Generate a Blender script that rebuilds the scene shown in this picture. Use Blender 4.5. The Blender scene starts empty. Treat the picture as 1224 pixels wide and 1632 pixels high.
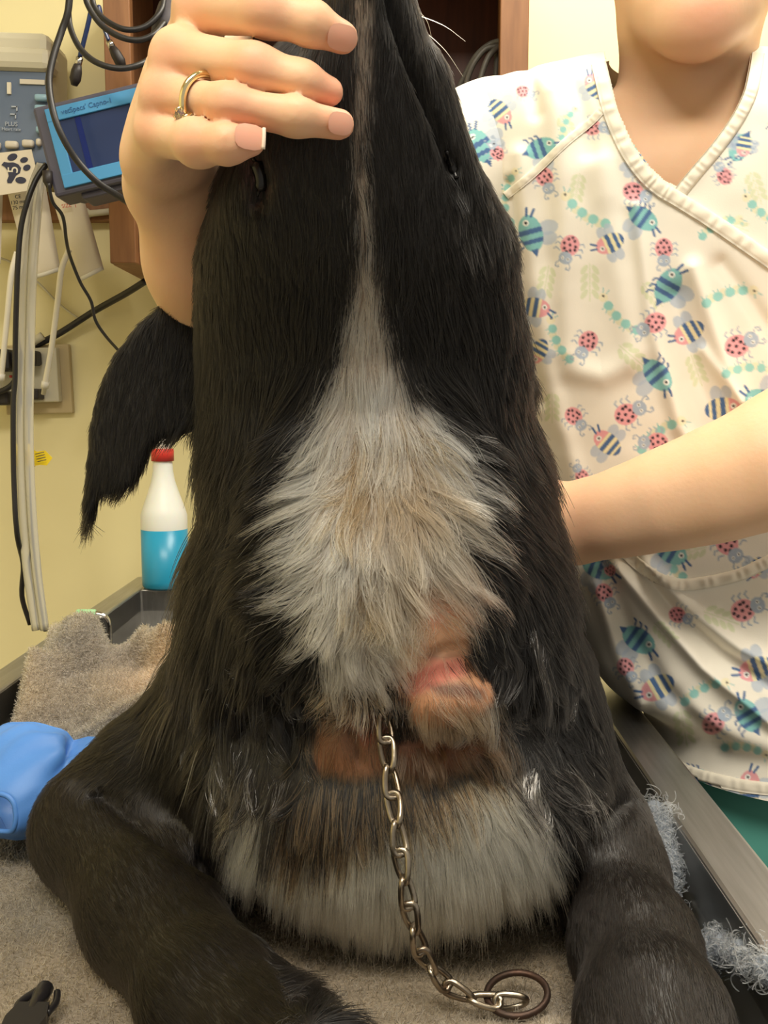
import bpy, bmesh, math, random
import numpy as np
from mathutils import Vector, Matrix, kdtree
from mathutils.bvhtree import BVHTree

FUR_N = 380000
SC = bpy.context.scene
COL = SC.collection
rng = np.random.default_rng(11)
random.seed(11)

# ------------------------------------------------------------------ camera
CZ = 1.24                       # camera height above the floor
F = 1632 * 35.0 / 36.0          # focal length in pixels of the 1224x1632 frame
TH = math.radians(6.15)         # downward pitch
CT, ST = math.cos(TH), math.sin(TH)
cam = bpy.data.cameras.new('camera')
cam.sensor_fit = 'VERTICAL'; cam.sensor_height = 36.0; cam.lens = 35.0
cam.clip_start = 0.02
camo = bpy.data.objects.new('camera', cam); COL.objects.link(camo)
camo.location = (0, 0, CZ)
camo.rotation_euler = (math.radians(90) - TH, 0, 0)
SC.camera = camo

# ------------------------------------------------------------------ world, lights, exposure
w = bpy.data.worlds.new('World'); SC.world = w; w.use_nodes = True
w.node_tree.nodes['Background'].inputs[0].default_value = (1.0, 0.93, 0.80, 1)
w.node_tree.nodes['Background'].inputs[1].default_value = 0.46

def area(name, loc, rot, sx, sy, power, col):
    l = bpy.data.lights.new(name, 'AREA'); l.shape = 'RECTANGLE'; l.size = sx; l.size_y = sy
    l.energy = power; l.color = col
    o = bpy.data.objects.new(name, l); COL.objects.link(o); o.location = loc; o.rotation_euler = rot
    return o
WARM = (1.0, 0.93, 0.80)
area('ceiling_light_far', (0.45, 1.00, CZ + 1.30), (0, 0, 0), 0.55, 1.15, 37, WARM)
area('ceiling_light_near', (-0.10, -0.42, CZ + 1.30), (0, 0, 0), 1.15, 0.55, 40, WARM)

SC.cycles.max_bounces = 8; SC.cycles.diffuse_bounces = 3; SC.cycles.glossy_bounces = 4; SC.cycles.transmission_bounces = 8; SC.cycles.caustics_reflective = False; SC.cycles.caustics_refractive = False
SC.view_settings.view_transform = 'Standard'
SC.view_settings.look = 'None'
SC.view_settings.exposure = 0.0
SC.view_settings.gamma = 1.0
SC.view_settings.use_curve_mapping = False

# ------------------------------------------------------------------ helpers
def P(px, py, Y):
    """point at forward distance Y seen at photo pixel (px, py)"""
    u = (px - 612.0) / F; v = (816.0 - py) / F
    dy = CT + v * ST; dz = -ST + v * CT
    return np.array([u * Y / dy, Y, CZ + dz * Y / dy])

def PZ(px, py, z):
    """point at height z (relative to the camera) seen at photo pixel"""
    u = (px - 612.0) / F; v = (816.0 - py) / F
    dy = CT + v * ST; dz = -ST + v * CT
    t = z / dz
    return np.array([u * t, dy * t, CZ + z])

def proj(V):
    V = np.asarray(V, float)
    x = V[:, 0]; y = V[:, 1]; z = V[:, 2] - CZ
    d = y * CT - z * ST
    v = y * ST + z * CT
    return 612.0 + F * x / d, 816.0 - F * v / d

def srgb(r, g, b):
    c = np.array([r, g, b], float) / 255.0
    return tuple(np.where(c <= 0.04045, c / 12.92, ((c + 0.055) / 1.055) ** 2.4))

def set_tags(o, label=None, category=None, group=None, kind=None):
    if label: o['label'] = label
    if category: o['category'] = category
    if group: o['group'] = group
    if kind: o['kind'] = kind
    return o

def root(name, loc, label=None, category=None, group=None, kind=None):
    o = bpy.data.objects.new(name, None); COL.objects.link(o)
    o.location = loc; o.empty_display_size = 0.02
    return set_tags(o, label, category, group, kind)

def world_loc(o):
    p = Vector((0, 0, 0))
    while o is not None:
        p = p + o.location; o = o.parent
    return np.array(p)

def mesh(name, V, Fc, mat, parent=None, smooth=True, at=None, **tags):
    """one mesh object from world-space vertices; stored relative to its parent or to 'at'"""
    V = np.asarray(V, float).reshape(-1, 3)
    if parent is not None:
        off = world_loc(parent)
    elif at is not None:
        off = np.array(at, float)
    else:
        lo, hi = V.min(0), V.max(0)
        off = np.array([(lo[0] + hi[0]) / 2, (lo[1] + hi[1]) / 2, lo[2]])
    me = bpy.data.meshes.new(name)
    V = V - off
    if isinstance(Fc, np.ndarray):
        n, k = Fc.shape
        me.vertices.add(len(V)); me.vertices.foreach_set('co', V.astype(np.float32).ravel())
        me.loops.add(n * k); me.loops.foreach_set('vertex_index', Fc.astype(np.int32).ravel())
        me.polygons.add(n); me.polygons.foreach_set('loop_start', np.arange(0, n * k, k, dtype=np.int32))
        me.update(calc_edges=True)
    else:
        me.from_pydata([tuple(v) for v in V], [], [tuple(f) for f in Fc]); me.update()
    if smooth:
        me.polygons.foreach_set('use_smooth', np.ones(len(me.polygons), bool))
    if mat is not None: me.materials.append(mat)
    o = bpy.data.objects.new(name, me); COL.objects.link(o)
    if parent is not None: o.parent = parent
    else: o.location = off
    return set_tags(o, **tags)

def join(parts):
    V, Fc, n = [], [], 0
    for v, f in parts:
        v = np.asarray(v, float).reshape(-1, 3); V.append(v)
        Fc += [tuple(int(i) + n for i in q) for q in f]; n += len(v)
    return np.vstack(V), Fc

def catmull(pts, n):
    p = np.asarray(pts, float)
    p = np.vstack([2 * p[0] - p[1], p, 2 * p[-1] - p[-2]])
    out = []
    m = len(p) - 3
    for t in np.linspace(0, m - 1e-6, n):
        i = int(t); s = t - i
        a, b, c, d = p[i], p[i + 1], p[i + 2], p[i + 3]
        out.append(0.5 * ((2 * b) + (-a + c) * s + (2 * a - 5 * b + 4 * c - d) * s * s + (-a + 3 * b - 3 * c + d) * s ** 3))
    return np.array(out)

def tube(pts, r, seg=10, closed=False, cap=True, flat=None):
    p = np.asarray(pts, float); n = len(p)
    r = np.broadcast_to(np.asarray(r, float), (n,))
    if closed: T = np.roll(p, -1, 0) - np.roll(p, 1, 0)
    else: T = np.gradient(p, axis=0)
    T /= np.linalg.norm(T, axis=1)[:, None] + 1e-12
    ref = np.array([0, 0, 1.0]) if abs(T[0, 2]) < 0.9 else np.array([1.0, 0, 0])
    N = np.zeros((n, 3)); v = np.cross(T[0], ref); v /= np.linalg.norm(v); N[0] = v
    for i in range(1, n):
        v = N[i - 1] - T[i] * np.dot(N[i - 1], T[i]); N[i] = v / (np.linalg.norm(v) + 1e-12)
    B = np.cross(T, N)
    a = np.linspace(0, 2 * np.pi, seg, endpoint=False)
    fl = (1, 1) if flat is None else flat
    V = (p[:, None] + r[:, None, None] * (np.cos(a)[None, :, None] * N[:, None] * fl[0] + np.sin(a)[None, :, None] * B[:, None] * fl[1])).reshape(-1, 3)
    Fc = []
    m = n if closed else n - 1
    for i in range(m):
        j = (i + 1) % n
        for k in range(seg):
            l = (k + 1) % seg
            Fc.append((i * seg + k, i * seg + l, j * seg + l, j * seg + k))
    if cap and not closed:
        Fc.append(tuple(range(seg - 1, -1, -1)))
        Fc.append(tuple((n - 1) * seg + k for k in range(seg)))
    return V, Fc

def box(c, s, R=None, bev=0.0, seg=2):
    bm = bmesh.new(); bmesh.ops.create_cube(bm, size=1.0)
    for v in bm.verts: v.co = Vector((v.co.x * s[0], v.co.y * s[1], v.co.z * s[2]))
    if bev > 0: bmesh.ops.bevel(bm, geom=bm.edges[:], offset=bev, segments=seg, profile=0.5, affect='EDGES')
    V = np.array([tuple(v.co) for v in bm.verts]); bm.verts.index_update()
    Fc = [tuple(v.index for v in f.verts) for f in bm.faces]; bm.free()
    if R is not None: V = V @ np.array(R).T
    return V + np.array(c), Fc

def prism(poly, c, ax, ay, t, bev=0.0):
    """polygon in the plane (ax, ay) about c with thickness t along its normal"""
    ax, ay = np.array(ax, float), np.array(ay, float)
    az = np.cross(ax, ay); az /= np.linalg.norm(az)
    n = len(poly)
    A = np.array([np.array(c) + x * ax + y * ay for x, y in poly])
    V = np.vstack([A - az * t / 2, A + az * t / 2])
    Fc = [tuple(range(n - 1, -1, -1)), tuple(range(n, 2 * n))] + [(i, (i + 1) % n, n + (i + 1) % n, n + i) for i in range(n)]
    return V, Fc

def lathe(prof, c, seg=32, sx=1.0, sy=1.0):
    a = np.linspace(0, 2 * np.pi, seg, endpoint=False)
    V = np.array([[c[0] + r * math.cos(t) * sx, c[1] + r * math.sin(t) * sy, c[2] + z] for r, z in prof for t in a])
    Fc = []
    for i in range(len(prof) - 1):
        for k in range(seg):
            l = (k + 1) % seg
            Fc.append((i * seg + k, i * seg + l, (i + 1) * seg + l, (i + 1) * seg + k))
    return V, Fc

def rot(axis, deg):
    return np.array(Matrix.Rotation(math.radians(deg), 3, axis))

def inpoly(px, py, poly):
    px = np.asarray(px); py = np.asarray(py); c = np.zeros(px.shape, bool)
    n = len(poly); j = n - 1
    for i in range(n):
        xi, yi = poly[i]; xj, yj = poly[j]
        cond = ((yi > py) != (yj > py)) & (px < (xj - xi) * (py - yi) / (yj - yi + 1e-12) + xi)
        c ^= cond; j = i
    return c

def polydist(px, py, pl):
    d = np.full(np.shape(px), 1e9)
    for (x0, y0), (x1, y1) in zip(pl[:-1], pl[1:]):
        dx, dy = x1 - x0, y1 - y0
        t = np.clip(((px - x0) * dx + (py - y0) * dy) / (dx * dx + dy * dy + 1e-9), 0, 1)
        d = np.minimum(d, np.hypot(px - x0 - t * dx, py - y0 - t * dy))
    return d

def sdpoly(px, py, poly):
    d = polydist(px, py, list(poly) + [poly[0]])
    return np.where(inpoly(px, py, poly), -d, d)

def sstep(a, b, x):
    t = np.clip((x - a) / (b - a), 0, 1); return t * t * (3 - 2 * t)

# ------------------------------------------------------------------ implicit modelling
class Field:
    def __init__(s, lo, hi, h):
        s.lo = np.array(lo, float); s.h = h
        s.n = np.ceil((np.array(hi) - s.lo) / h).astype(int) + 1
        s.F = np.full(s.n, 0.08, np.float32)
    def sub(s, lo, hi):
        a = np.clip(np.floor((np.array(lo) - s.lo) / s.h).astype(int), 0, s.n)
        b = np.clip(np.ceil((np.array(hi) - s.lo) / s.h).astype(int) + 1, 0, s.n)
        sl = tuple(slice(i, j) for i, j in zip(a, b))
        ax = [(s.lo[k] + s.h * np.arange(a[k], b[k])).astype(np.float32) for k in range(3)]
        return sl, ax[0][:, None, None], ax[1][None, :, None], ax[2][None, None, :]
    def put(s, sl, d, k):
        a = s.F[sl]
        if a.size == 0: return
        if k <= 0: s.F[sl] = np.minimum(a, d); return
        hh = np.clip(0.5 + 0.5 * (a - d) / k, 0, 1)
        s.F[sl] = a + (d - a) * hh - k * hh * (1 - hh)
    def cone(s, a, b, ra, rb, k=0.01, sq=(1, 1, 1)):
        a = np.array(a, float); b = np.array(b, float); m = max(ra, rb) * max(sq) + k + 3 * s.h
        sl, X, Y, Z = s.sub(np.minimum(a, b) - m, np.maximum(a, b) + m)
        q = b - a; L = float(q @ q) + 1e-12
        t = np.clip(((X - a[0]) * q[0] + (Y - a[1]) * q[1] + (Z - a[2]) * q[2]) / L, 0, 1)
        d = np.sqrt(((X - a[0] - t * q[0]) / sq[0]) ** 2 + ((Y - a[1] - t * q[1]) / sq[1]) ** 2 + ((Z - a[2] - t * q[2]) / sq[2]) ** 2) - (ra + t * (rb - ra))
        s.put(sl, d.astype(np.float32), k)
    def chain(s, pts, rs, k=0.01, sq=(1, 1, 1)):
        for i in range(len(pts) - 1): s.cone(pts[i], pts[i + 1], rs[i], rs[i + 1], k, sq)
    def ell(s, c, r, k=0.01, R=None):
        c = np.array(c, float); r = np.array(r, float); m = r.max() + k + 3 * s.h
        sl, X, Y, Z = s.sub(c - m, c + m)
        if R is None: x, y, z = (X - c[0]) / r[0], (Y - c[1]) / r[1], (Z - c[2]) / r[2]
        else:
            R = np.array(R); dx, dy, dz = X - c[0], Y - c[1], Z - c[2]
            x = (dx * R[0, 0] + dy * R[1, 0] + dz * R[2, 0]) / r[0]
            y = (dx * R[0, 1] + dy * R[1, 1] + dz * R[2, 1]) / r[1]
            z = (dx * R[0, 2] + dy * R[1, 2] + dz * R[2, 2]) / r[2]
        d = (np.sqrt(x * x + y * y + z * z) - 1) * r.min()
        s.put(sl, d.astype(np.float32), k)
    def mesh(s):
        Fd = s.F; S = Fd < 0
        n = np.zeros(np.array(S.shape) - 1, np.uint8)
        for i in (0, 1):
            for j in (0, 1):
                for k in (0, 1):
                    n += S[i:S.shape[0] - 1 + i, j:S.shape[1] - 1 + j, k:S.shape[2] - 1 + k]
        act = (n > 0) & (n < 8)
        I, J, K = np.nonzero(act)
        idx = np.full(act.shape, -1, np.int32); idx[I, J, K] = np.arange(len(I))
        acc = np.zeros((len(I), 3)); cnt = np.zeros(len(I))
        cs = [(i, j, k) for i in (0, 1) for j in (0, 1) for k in (0, 1)]
        val = {c: Fd[I + c[0], J + c[1], K + c[2]].astype(float) for c in cs}
        for c in cs:
            for ax in range(3):
                if c[ax] == 0:
                    e = list(c); e[ax] = 1; e = tuple(e)
                    fa, fb = val[c], val[e]; m = (fa < 0) != (fb < 0)
                    t = np.where(m, fa / np.where(m, fa - fb, 1), 0)
                    pos = np.array(c, float)[None] + t[:, None] * (np.array(e) - np.array(c))[None]
                    acc += np.where(m[:, None], pos, 0); cnt += m
        V = s.lo + s.h * (np.stack([I, J, K], 1) + acc / cnt[:, None])
        Q = []
        for ax in range(3):
            o1, o2 = (ax + 1) % 3, (ax + 2) % 3
            s0 = [slice(None)] * 3; s1 = [slice(None)] * 3
            s0[ax] = slice(0, -1); s1[ax] = slice(1, None)
            A, B = S[tuple(s0)], S[tuple(s1)]
            for flip, M in ((False, A & ~B), (True, ~A & B)):
                c = np.stack(np.nonzero(M), 1)
                ok = (c[:, o1] > 0) & (c[:, o2] > 0) & (c[:, o1] < S.shape[o1] - 1) & (c[:, o2] < S.shape[o2] - 1)
                c = c[ok]
                def g(d1, d2):
                    e = c.copy(); e[:, o1] += d1; e[:, o2] += d2
                    return idx[e[:, 0], e[:, 1], e[:, 2]]
                q = np.stack([g(-1, -1), g(0, -1), g(0, 0), g(-1, 0)], 1)
                if flip: q = q[:, ::-1]
                Q.append(q)
        return V, np.vstack(Q)

def laplace(V, Q, it=4, lam=0.5, wgt=None):
    E = np.vstack([Q[:, [i, (i + 1) % Q.shape[1]]] for i in range(Q.shape[1])])
    n = len(V); cnt = np.bincount(E.ravel(), minlength=n).astype(float) + 1e-9
    a = np.concatenate([E[:, 0], E[:, 1]]); b = np.concatenate([E[:, 1], E[:, 0]])
    l = lam if wgt is None else lam * wgt[:, None]
    for _ in range(it):
        M = np.stack([np.bincount(a, V[b, k], minlength=n) for k in range(3)], 1) / cnt[:, None]
        V = V + l * (M - V)
    return V

def vnormals(V, Q):
    if Q.shape[1] == 4: nf = np.cross(V[Q[:, 2]] - V[Q[:, 0]], V[Q[:, 3]] - V[Q[:, 1]])
    else: nf = np.cross(V[Q[:, 1]] - V[Q[:, 0]], V[Q[:, 2]] - V[Q[:, 0]])
    N = np.zeros_like(V)
    for k in range(Q.shape[1]):
        for c in range(3): N[:, c] += np.bincount(Q[:, k], nf[:, c], minlength=len(V))
    return N / (np.linalg.norm(N, axis=1)[:, None] + 1e-12)

def color_attr(o, name, C):
    me = o.data
    at = me.color_attributes.new(name, 'FLOAT_COLOR', 'POINT')
    C4 = np.ones((len(me.vertices), 4), np.float32); C4[:, :3] = C
    at.data.foreach_set('color', C4.ravel())

def hair(name, PTS, R, C, mat, parent=None, **tags):
    """PTS (n, k, 3) world points, R (n, k) radii, C (n, k, 3) colours -> one curves object"""
    n, k = PTS.shape[:2]
    hc = bpy.data.hair_curves.new(name)
    hc.add_curves([k] * n)
    off = world_loc(parent) if parent is not None else np.zeros(3)
    hc.attributes['position'].data.foreach_set('vector', (PTS - off).astype(np.float32).ravel())
    ra = hc.attributes.get('radius') or hc.attributes.new('radius', 'FLOAT', 'POINT')
    ra.data.foreach_set('value', R.astype(np.float32).ravel())
    ca = hc.attributes.new('tint', 'FLOAT_COLOR', 'POINT')
    C4 = np.ones((n * k, 4), np.float32); C4[:, :3] = C.reshape(-1, 3)
    ca.data.foreach_set('color', C4.ravel())
    hc.materials.append(mat)
    o = bpy.data.objects.new(name, hc); COL.objects.link(o)
    if parent is not None: o.parent = parent
    return set_tags(o, **tags)

_vn = {}
def vnoise(p, seed=0):
    """smooth value noise on (n,3) points, -1..1"""
    if seed not in _vn: _vn[seed] = np.random.default_rng(1000 + seed).uniform(-1, 1, (32, 32, 32))
    G = _vn[seed]
    i = np.floor(p).astype(int); f = p - i; f = f * f * (3 - 2 * f)
    out = 0
    for a in (0, 1):
        for b in (0, 1):
            for c in (0, 1):
                wgt = (f[:, 0] if a else 1 - f[:, 0]) * (f[:, 1] if b else 1 - f[:, 1]) * (f[:, 2] if c else 1 - f[:, 2])
                out = out + wgt * G[(i[:, 0] + a) & 31, (i[:, 1] + b) & 31, (i[:, 2] + c) & 31]
    return out

# ------------------------------------------------------------------ materials
def mat(name, col, rough=0.5, metal=0.0, noise=None, bump=None, spec=None, sss=None, attr=None, trans=0.0, ior=1.45, stretch=None, coat=0.0, sheen=0.0):
    m = bpy.data.materials.new(name); m.use_nodes = True
    nt = m.node_tree; N = nt.nodes; L = nt.links; b = N['Principled BSDF']
    b.inputs['Base Color'].default_value = (*col, 1); b.inputs['Roughness'].default_value = rough
    b.inputs['Metallic'].default_value = metal
    if spec is not None: b.inputs['Specular IOR Level'].default_value = spec
    if trans: b.inputs['Transmission Weight'].default_value = trans
    b.inputs['IOR'].default_value = ior
    if coat: b.inputs['Coat Weight'].default_value = coat
    if sheen: b.inputs['Sheen Weight'].default_value = sheen
    if sss:
        b.inputs['Subsurface Weight'].default_value = sss
        b.inputs['Subsurface Radius'].default_value = (1.0, 0.35, 0.18)
        b.inputs['Subsurface Scale'].default_value = 0.006
    tc = N.new('ShaderNodeTexCoord'); src = tc.outputs['Object']
    if stretch:
        mp = N.new('ShaderNodeMapping'); mp.inputs['Scale'].default_value = stretch
        L.new(src, mp.inputs['Vector']); src = mp.outputs['Vector']
    csock = None
    if attr:
        at = N.new('ShaderNodeAttribute'); at.attribute_name = attr; csock = at.outputs['Color']
    if noise:                                   # (scale, second colour or None, amount)
        sc, c2, amt = noise
        nz = N.new('ShaderNodeTexNoise'); nz.inputs['Scale'].default_value = sc; nz.inputs['Detail'].default_value = 5
        L.new(src, nz.inputs['Vector'])
        mx = N.new('ShaderNodeMix'); mx.data_type = 'RGBA'
        rp = N.new('ShaderNodeMapRange'); rp.inputs['From Min'].default_value = 0.3; rp.inputs['From Max'].default_value = 0.7
        rp.inputs['To Max'].default_value = amt
        L.new(nz.outputs['Fac'], rp.inputs['Value']); L.new(rp.outputs['Result'], mx.inputs['Factor'])
        if csock is not None: L.new(csock, mx.inputs['A'])
        else: mx.inputs['A'].default_value = (*col, 1)
        mx.inputs['B'].default_value = (*c2, 1)
        csock = mx.outputs['Result']
    if csock is not None: L.new(csock, b.inputs['Base Color'])
    if bump:                                    # (scale, strength, distance)
        nb = N.new('ShaderNodeTexNoise'); nb.inputs['Scale'].default_value = bump[0]; nb.inputs['Detail'].default_value = 4
        L.new(src, nb.inputs['Vector'])
        bp = N.new('ShaderNodeBump'); bp.inputs['Strength'].default_value = bump[1]; bp.inputs['Distance'].default_value = bump[2]
        L.new(nb.outputs['Fac'], bp.inputs['Height']); L.new(bp.outputs['Normal'], b.inputs['Normal'])
    return m

def hair_mat(name, rough=0.3, radial=0.3, coat=0.0, ior=1.55):
    m = bpy.data.materials.new(name); m.use_nodes = True
    nt = m.node_tree; N = nt.nodes; N.remove(N['Principled BSDF'])
    h = N.new('ShaderNodeBsdfHairPrincipled'); h.parametrization = 'COLOR'
    h.inputs['Roughness'].default_value = rough; h.inputs['Radial Roughness'].default_value = radial
    if coat: h.inputs['Coat'].default_value = coat
    h.inputs['IOR'].default_value = ior
    a = N.new('ShaderNodeAttribute'); a.attribute_name = 'tint'
    nt.links.new(a.outputs['Color'], h.inputs['Color'])
    nt.links.new(h.outputs['BSDF'], N['Material Output'].inputs['Surface'])
    return m

M = {}
M['wall'] = mat('wall_paint', srgb(240, 229, 180), 0.55, bump=(60, 0.08, 0.002), noise=(1.3, srgb(235, 222, 168), 0.6))
M['floor'] = mat('floor_vinyl', srgb(150, 140, 125), 0.5, noise=(6, srgb(120, 112, 100), 0.6))
M['ceiling'] = mat('ceiling_tile', srgb(232, 228, 215), 0.8, bump=(90, 0.2, 0.003))
M['wood'] = mat('stained_wood', srgb(152, 106, 68), 0.45, noise=(14, srgb(118, 78, 48), 0.8), stretch=(6, 6, 0.7), bump=(30, 0.1, 0.001))
M['wood_dark'] = mat('stained_wood_inside', srgb(84, 46, 32), 0.5, noise=(14, srgb(58, 30, 22), 0.8), stretch=(6, 6, 0.7))
M['steel'] = mat('brushed_steel', srgb(190, 189, 187), 0.38, 1.0, noise=(18, srgb(160, 158, 154), 0.7), stretch=(12, 0.6, 2), bump=(40, 0.12, 0.0006))
M['chrome'] = mat('chrome', srgb(205, 203, 200), 0.16, 1.0)
M['chain'] = mat('tarnished_chain_steel', srgb(176, 166, 150), 0.30, 1.0, noise=(55, srgb(96, 74, 56), 0.75), bump=(300, 0.25, 0.0006))
M['rust'] = mat('rusted_ring', srgb(66, 56, 50), 0.5, 0.8, noise=(80, srgb(88, 62, 50), 0.6), bump=(400, 0.3, 0.0006))
M['cable'] = mat('black_rubber_cable', srgb(38, 36, 36), 0.42)
M['cable_grey'] = mat('grey_rubber_cable', srgb(86, 82, 76), 0.45)
M['tape'] = mat('grey_cable_sleeve', srgb(74, 70, 74), 0.6)
M['white_plastic'] = mat('white_plastic', srgb(232, 228, 216), 0.4)
M['cream_plastic'] = mat('cream_plastic', srgb(206, 200, 178), 0.45)
M['vinyl_cuff'] = mat('white_vinyl_cuff', srgb(226, 216, 196), 0.55, noise=(9, srgb(208, 196, 172), 0.6))
M['hose'] = mat('white_silicone_hose', srgb(236, 230, 214), 0.4)
M['clear'] = mat('clear_vinyl_tube', srgb(242, 240, 230), 0.15, trans=0.6, ior=1.25)
M['panel_blue'] = mat('slate_blue_panel', srgb(92, 108, 134), 0.35, noise=(7, srgb(120, 134, 156), 0.7))
M['button'] = mat('pale_blue_button', srgb(150, 186, 206), 0.3)
M['button_w'] = mat('cream_button', srgb(214, 206, 190), 0.4)
M['case_grey'] = mat('dark_grey_case', srgb(82, 80, 94), 0.5)
M['bezel'] = mat('sky_blue_bezel', srgb(74, 148, 200), 0.4)
M['screen'] = mat('navy_screen', srgb(44, 58, 96), 0.18)
M['screen_line'] = mat('deep_blue_screen_line', srgb(18, 36, 104), 0.2)
M['ink'] = mat('print_ink_dark', srgb(52, 54, 74), 0.6)
M['ink_light'] = mat('print_ink_pale', srgb(176, 184, 196), 0.6)
M['ink_blue'] = mat('print_ink_blue', srgb(48, 104, 156), 0.6)
M['ink_red'] = mat('print_ink_red', srgb(196, 92, 78), 0.6)
M['ink_cream'] = mat('print_ink_cream', srgb(226, 218, 198), 0.6)
M['outlet_plate'] = mat('taupe_wall_plate', srgb(190, 172, 132), 0.5)
M['plug'] = mat('black_plug', srgb(40, 34, 32), 0.5)
M['red_dot'] = mat('red_plastic', srgb(206, 60, 52), 0.4)
M['yellow_tag'] = mat('yellow_tag', srgb(242, 212, 40), 0.55)
M['bottle'] = mat('frosted_bottle', srgb(232, 234, 228), 0.35, sss=0.3)
M['liquid'] = mat('blue_liquid', srgb(42, 148, 186), 0.3)
M['red_cap'] = mat('red_cap', srgb(212, 60, 52), 0.4)
M['green_grip'] = mat('pale_green_grip', srgb(152, 196, 148), 0.5)
M['blue_nylon'] = mat('blue_nylon', srgb(84, 138, 212), 0.5, noise=(25, srgb(66, 116, 190), 0.5), bump=(700, 0.15, 0.0005))
M['blue_strap'] = mat('royal_blue_webbing', srgb(24, 52, 150), 0.7, bump=(900, 0.4, 0.0006))
M['black_plastic'] = mat('black_plastic', srgb(34, 32, 34), 0.28)
M['teal_cloth'] = mat('teal_trouser_cloth', srgb(92, 168, 156), 0.8)
M['shoe'] = mat('white_shoe_leather', srgb(205, 203, 198), 0.5)
M['towel'] = mat('grey_terry_towel', srgb(150, 142, 132), 0.95, attr='tint', bump=(420, 0.8, 0.003))
M['skin'] = mat('skin', srgb(226, 178, 140), 0.48, attr='tint', sss=0.3, bump=(260, 0.16, 0.0010), spec=0.35)
M['nail'] = mat('fingernail', srgb(234, 174, 150), 0.22, sss=0.3)
M['nail_tip'] = mat('fingernail_tip', srgb(244, 226, 206), 0.25)
M['gold'] = mat('gold_ring', srgb(244, 228, 180), 0.12, 1.0)
M['gem'] = mat('clear_stone', srgb(245, 245, 245), 0.02, trans=0.9, ior=2.2)
M['scrub'] = mat('printed_cotton', srgb(244, 238, 224), 0.85, attr='tint', bump=(900, 0.12, 0.0006))
M['scrub_plain'] = mat('cream_cotton_trim', srgb(240, 232, 214), 0.85, bump=(900, 0.12, 0.0006))
M['hair_brown'] = mat('brown_hair', srgb(92, 62, 42), 0.45, stretch=(60, 60, 2), noise=(4, srgb(60, 38, 26), 0.8))
M['eye_white'] = mat('eye_white', srgb(236, 232, 226), 0.2)
M['lip'] = mat('lip', srgb(206, 122, 110), 0.35)
M['dog_skin'] = mat('dog_skin', srgb(30, 26, 24), 0.5, attr='tint', bump=(500, 0.25, 0.001), sss=0.05)
M['dog_wet'] = mat('dog_nose_leather', srgb(22, 20, 20), 0.25)
M['dog_eye'] = mat('dog_eye', srgb(40, 22, 12), 0.05)
M['fur'] = hair_mat('dog_fur', 0.32, 0.4, ior=1.45)
M['fur_wet'] = hair_mat('wet_dog_fur', 0.10, 0.2, ior=1.6)
M['fuzz'] = hair_mat('terry_loops', 0.6, 0.7)
M['troffer'] = mat('fixture_enamel', srgb(235, 235, 230), 0.4)

# ================================================================== ROOM
YW = 1.62
mesh('wall_back', *box((0.25, YW + 0.05, 1.3), (3.4, 0.10, 2.6)), M['wall'], smooth=False, kind='structure', label='cream yellow painted wall behind the table')
mesh('wall_left', *box((-1.50, -0.1, 1.3), (0.10, 3.54, 2.6)), M['wall'], smooth=False, kind='structure', label='cream yellow side wall left of the table')
mesh('floor', *box((0.2, -0.1, -0.05), (3.5, 3.54, 0.10)), M['floor'], smooth=False, kind='structure', label='grey vinyl floor under the table')
mesh('ceiling', *box((0.2, -0.1, 2.66), (3.5, 3.54, 0.10)), M['ceiling'], smooth=False, kind='structure', label='pale tiled ceiling')

# ================================================================== STEEL TUB TABLE
ZR = CZ - 0.27          # rim
ZT = CZ - 0.32          # towel top
XL0, XL1, XR1, XR0 = -0.406, -0.373, 0.184, 0.221
YN0, YN1, YB1, YB0 = 0.23, 0.27, 1.44, 1.55
tab = root('wet_table', (0, 0, 0), 'brushed stainless steel tub table with raised rim under the dog', 'table')
tab.rotation_euler = (0, 0, -0.0101)
def tabpart(name, parts, m=M['steel'], smooth=False):
    V, Fc = join(parts)
    return mesh(name, V, Fc, m, tab, smooth)
def bx(x0, x1, y0, y1, z0, z1, bev=0.0):
    return box(((x0 + x1) / 2, (y0 + y1) / 2, (z0 + z1) / 2), (x1 - x0, y1 - y0, z1 - z0), bev=bev)
for a in ((XL0, XL1, YN0, YB0), (XR1, XR0, YN0, YB0), (XL1, XR1, YN0, YN1), (XL1, XR1, YB1, YB0)):
    tabpart('rim', [bx(*a, ZR - 0.035, ZR, 0.003)])
ZF = ZT - 0.014
for a in ((XL1 - 0.003, XL1 + 0.0, YN1, YB1), (XR1 - 0.0, XR1 + 0.003, YN1, YB1), (XL1, XR1, YN1 - 0.003, YN1), (XL1, XR1, YB1, YB1 + 0.003)):
    tabpart('side_panel', [bx(*a, ZF - 0.16, ZR - 0.002)])
tabpart('basin_floor', [bx(XL1, XR1, YN1, YB1, ZF - 0.17, ZF - 0.16)])
# grate the animal lies on
tabpart('grate', [bx(XL1 + 0.004 + i * 0.0278, XL1 + 0.018 + i * 0.0278, YN1 + 0.01, YB1 - 0.01, ZF - 0.012, ZF - 0.002) for i in range(20)] +
        [bx(XL1 + 0.003, XR1 - 0.003, y, y + 0.012, ZF - 0.03, ZF - 0.012) for y in (0.32, 0.85, 1.38)])
for x in (XL0 + 0.05, XR0 - 0.05):
    for y in (YN0 + 0.06, YB0 - 0.08):
        tabpart('leg', [tube([(x, y, 0.0), (x, y, ZF - 0.165)], 0.019, 16)], smooth=True)

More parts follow.
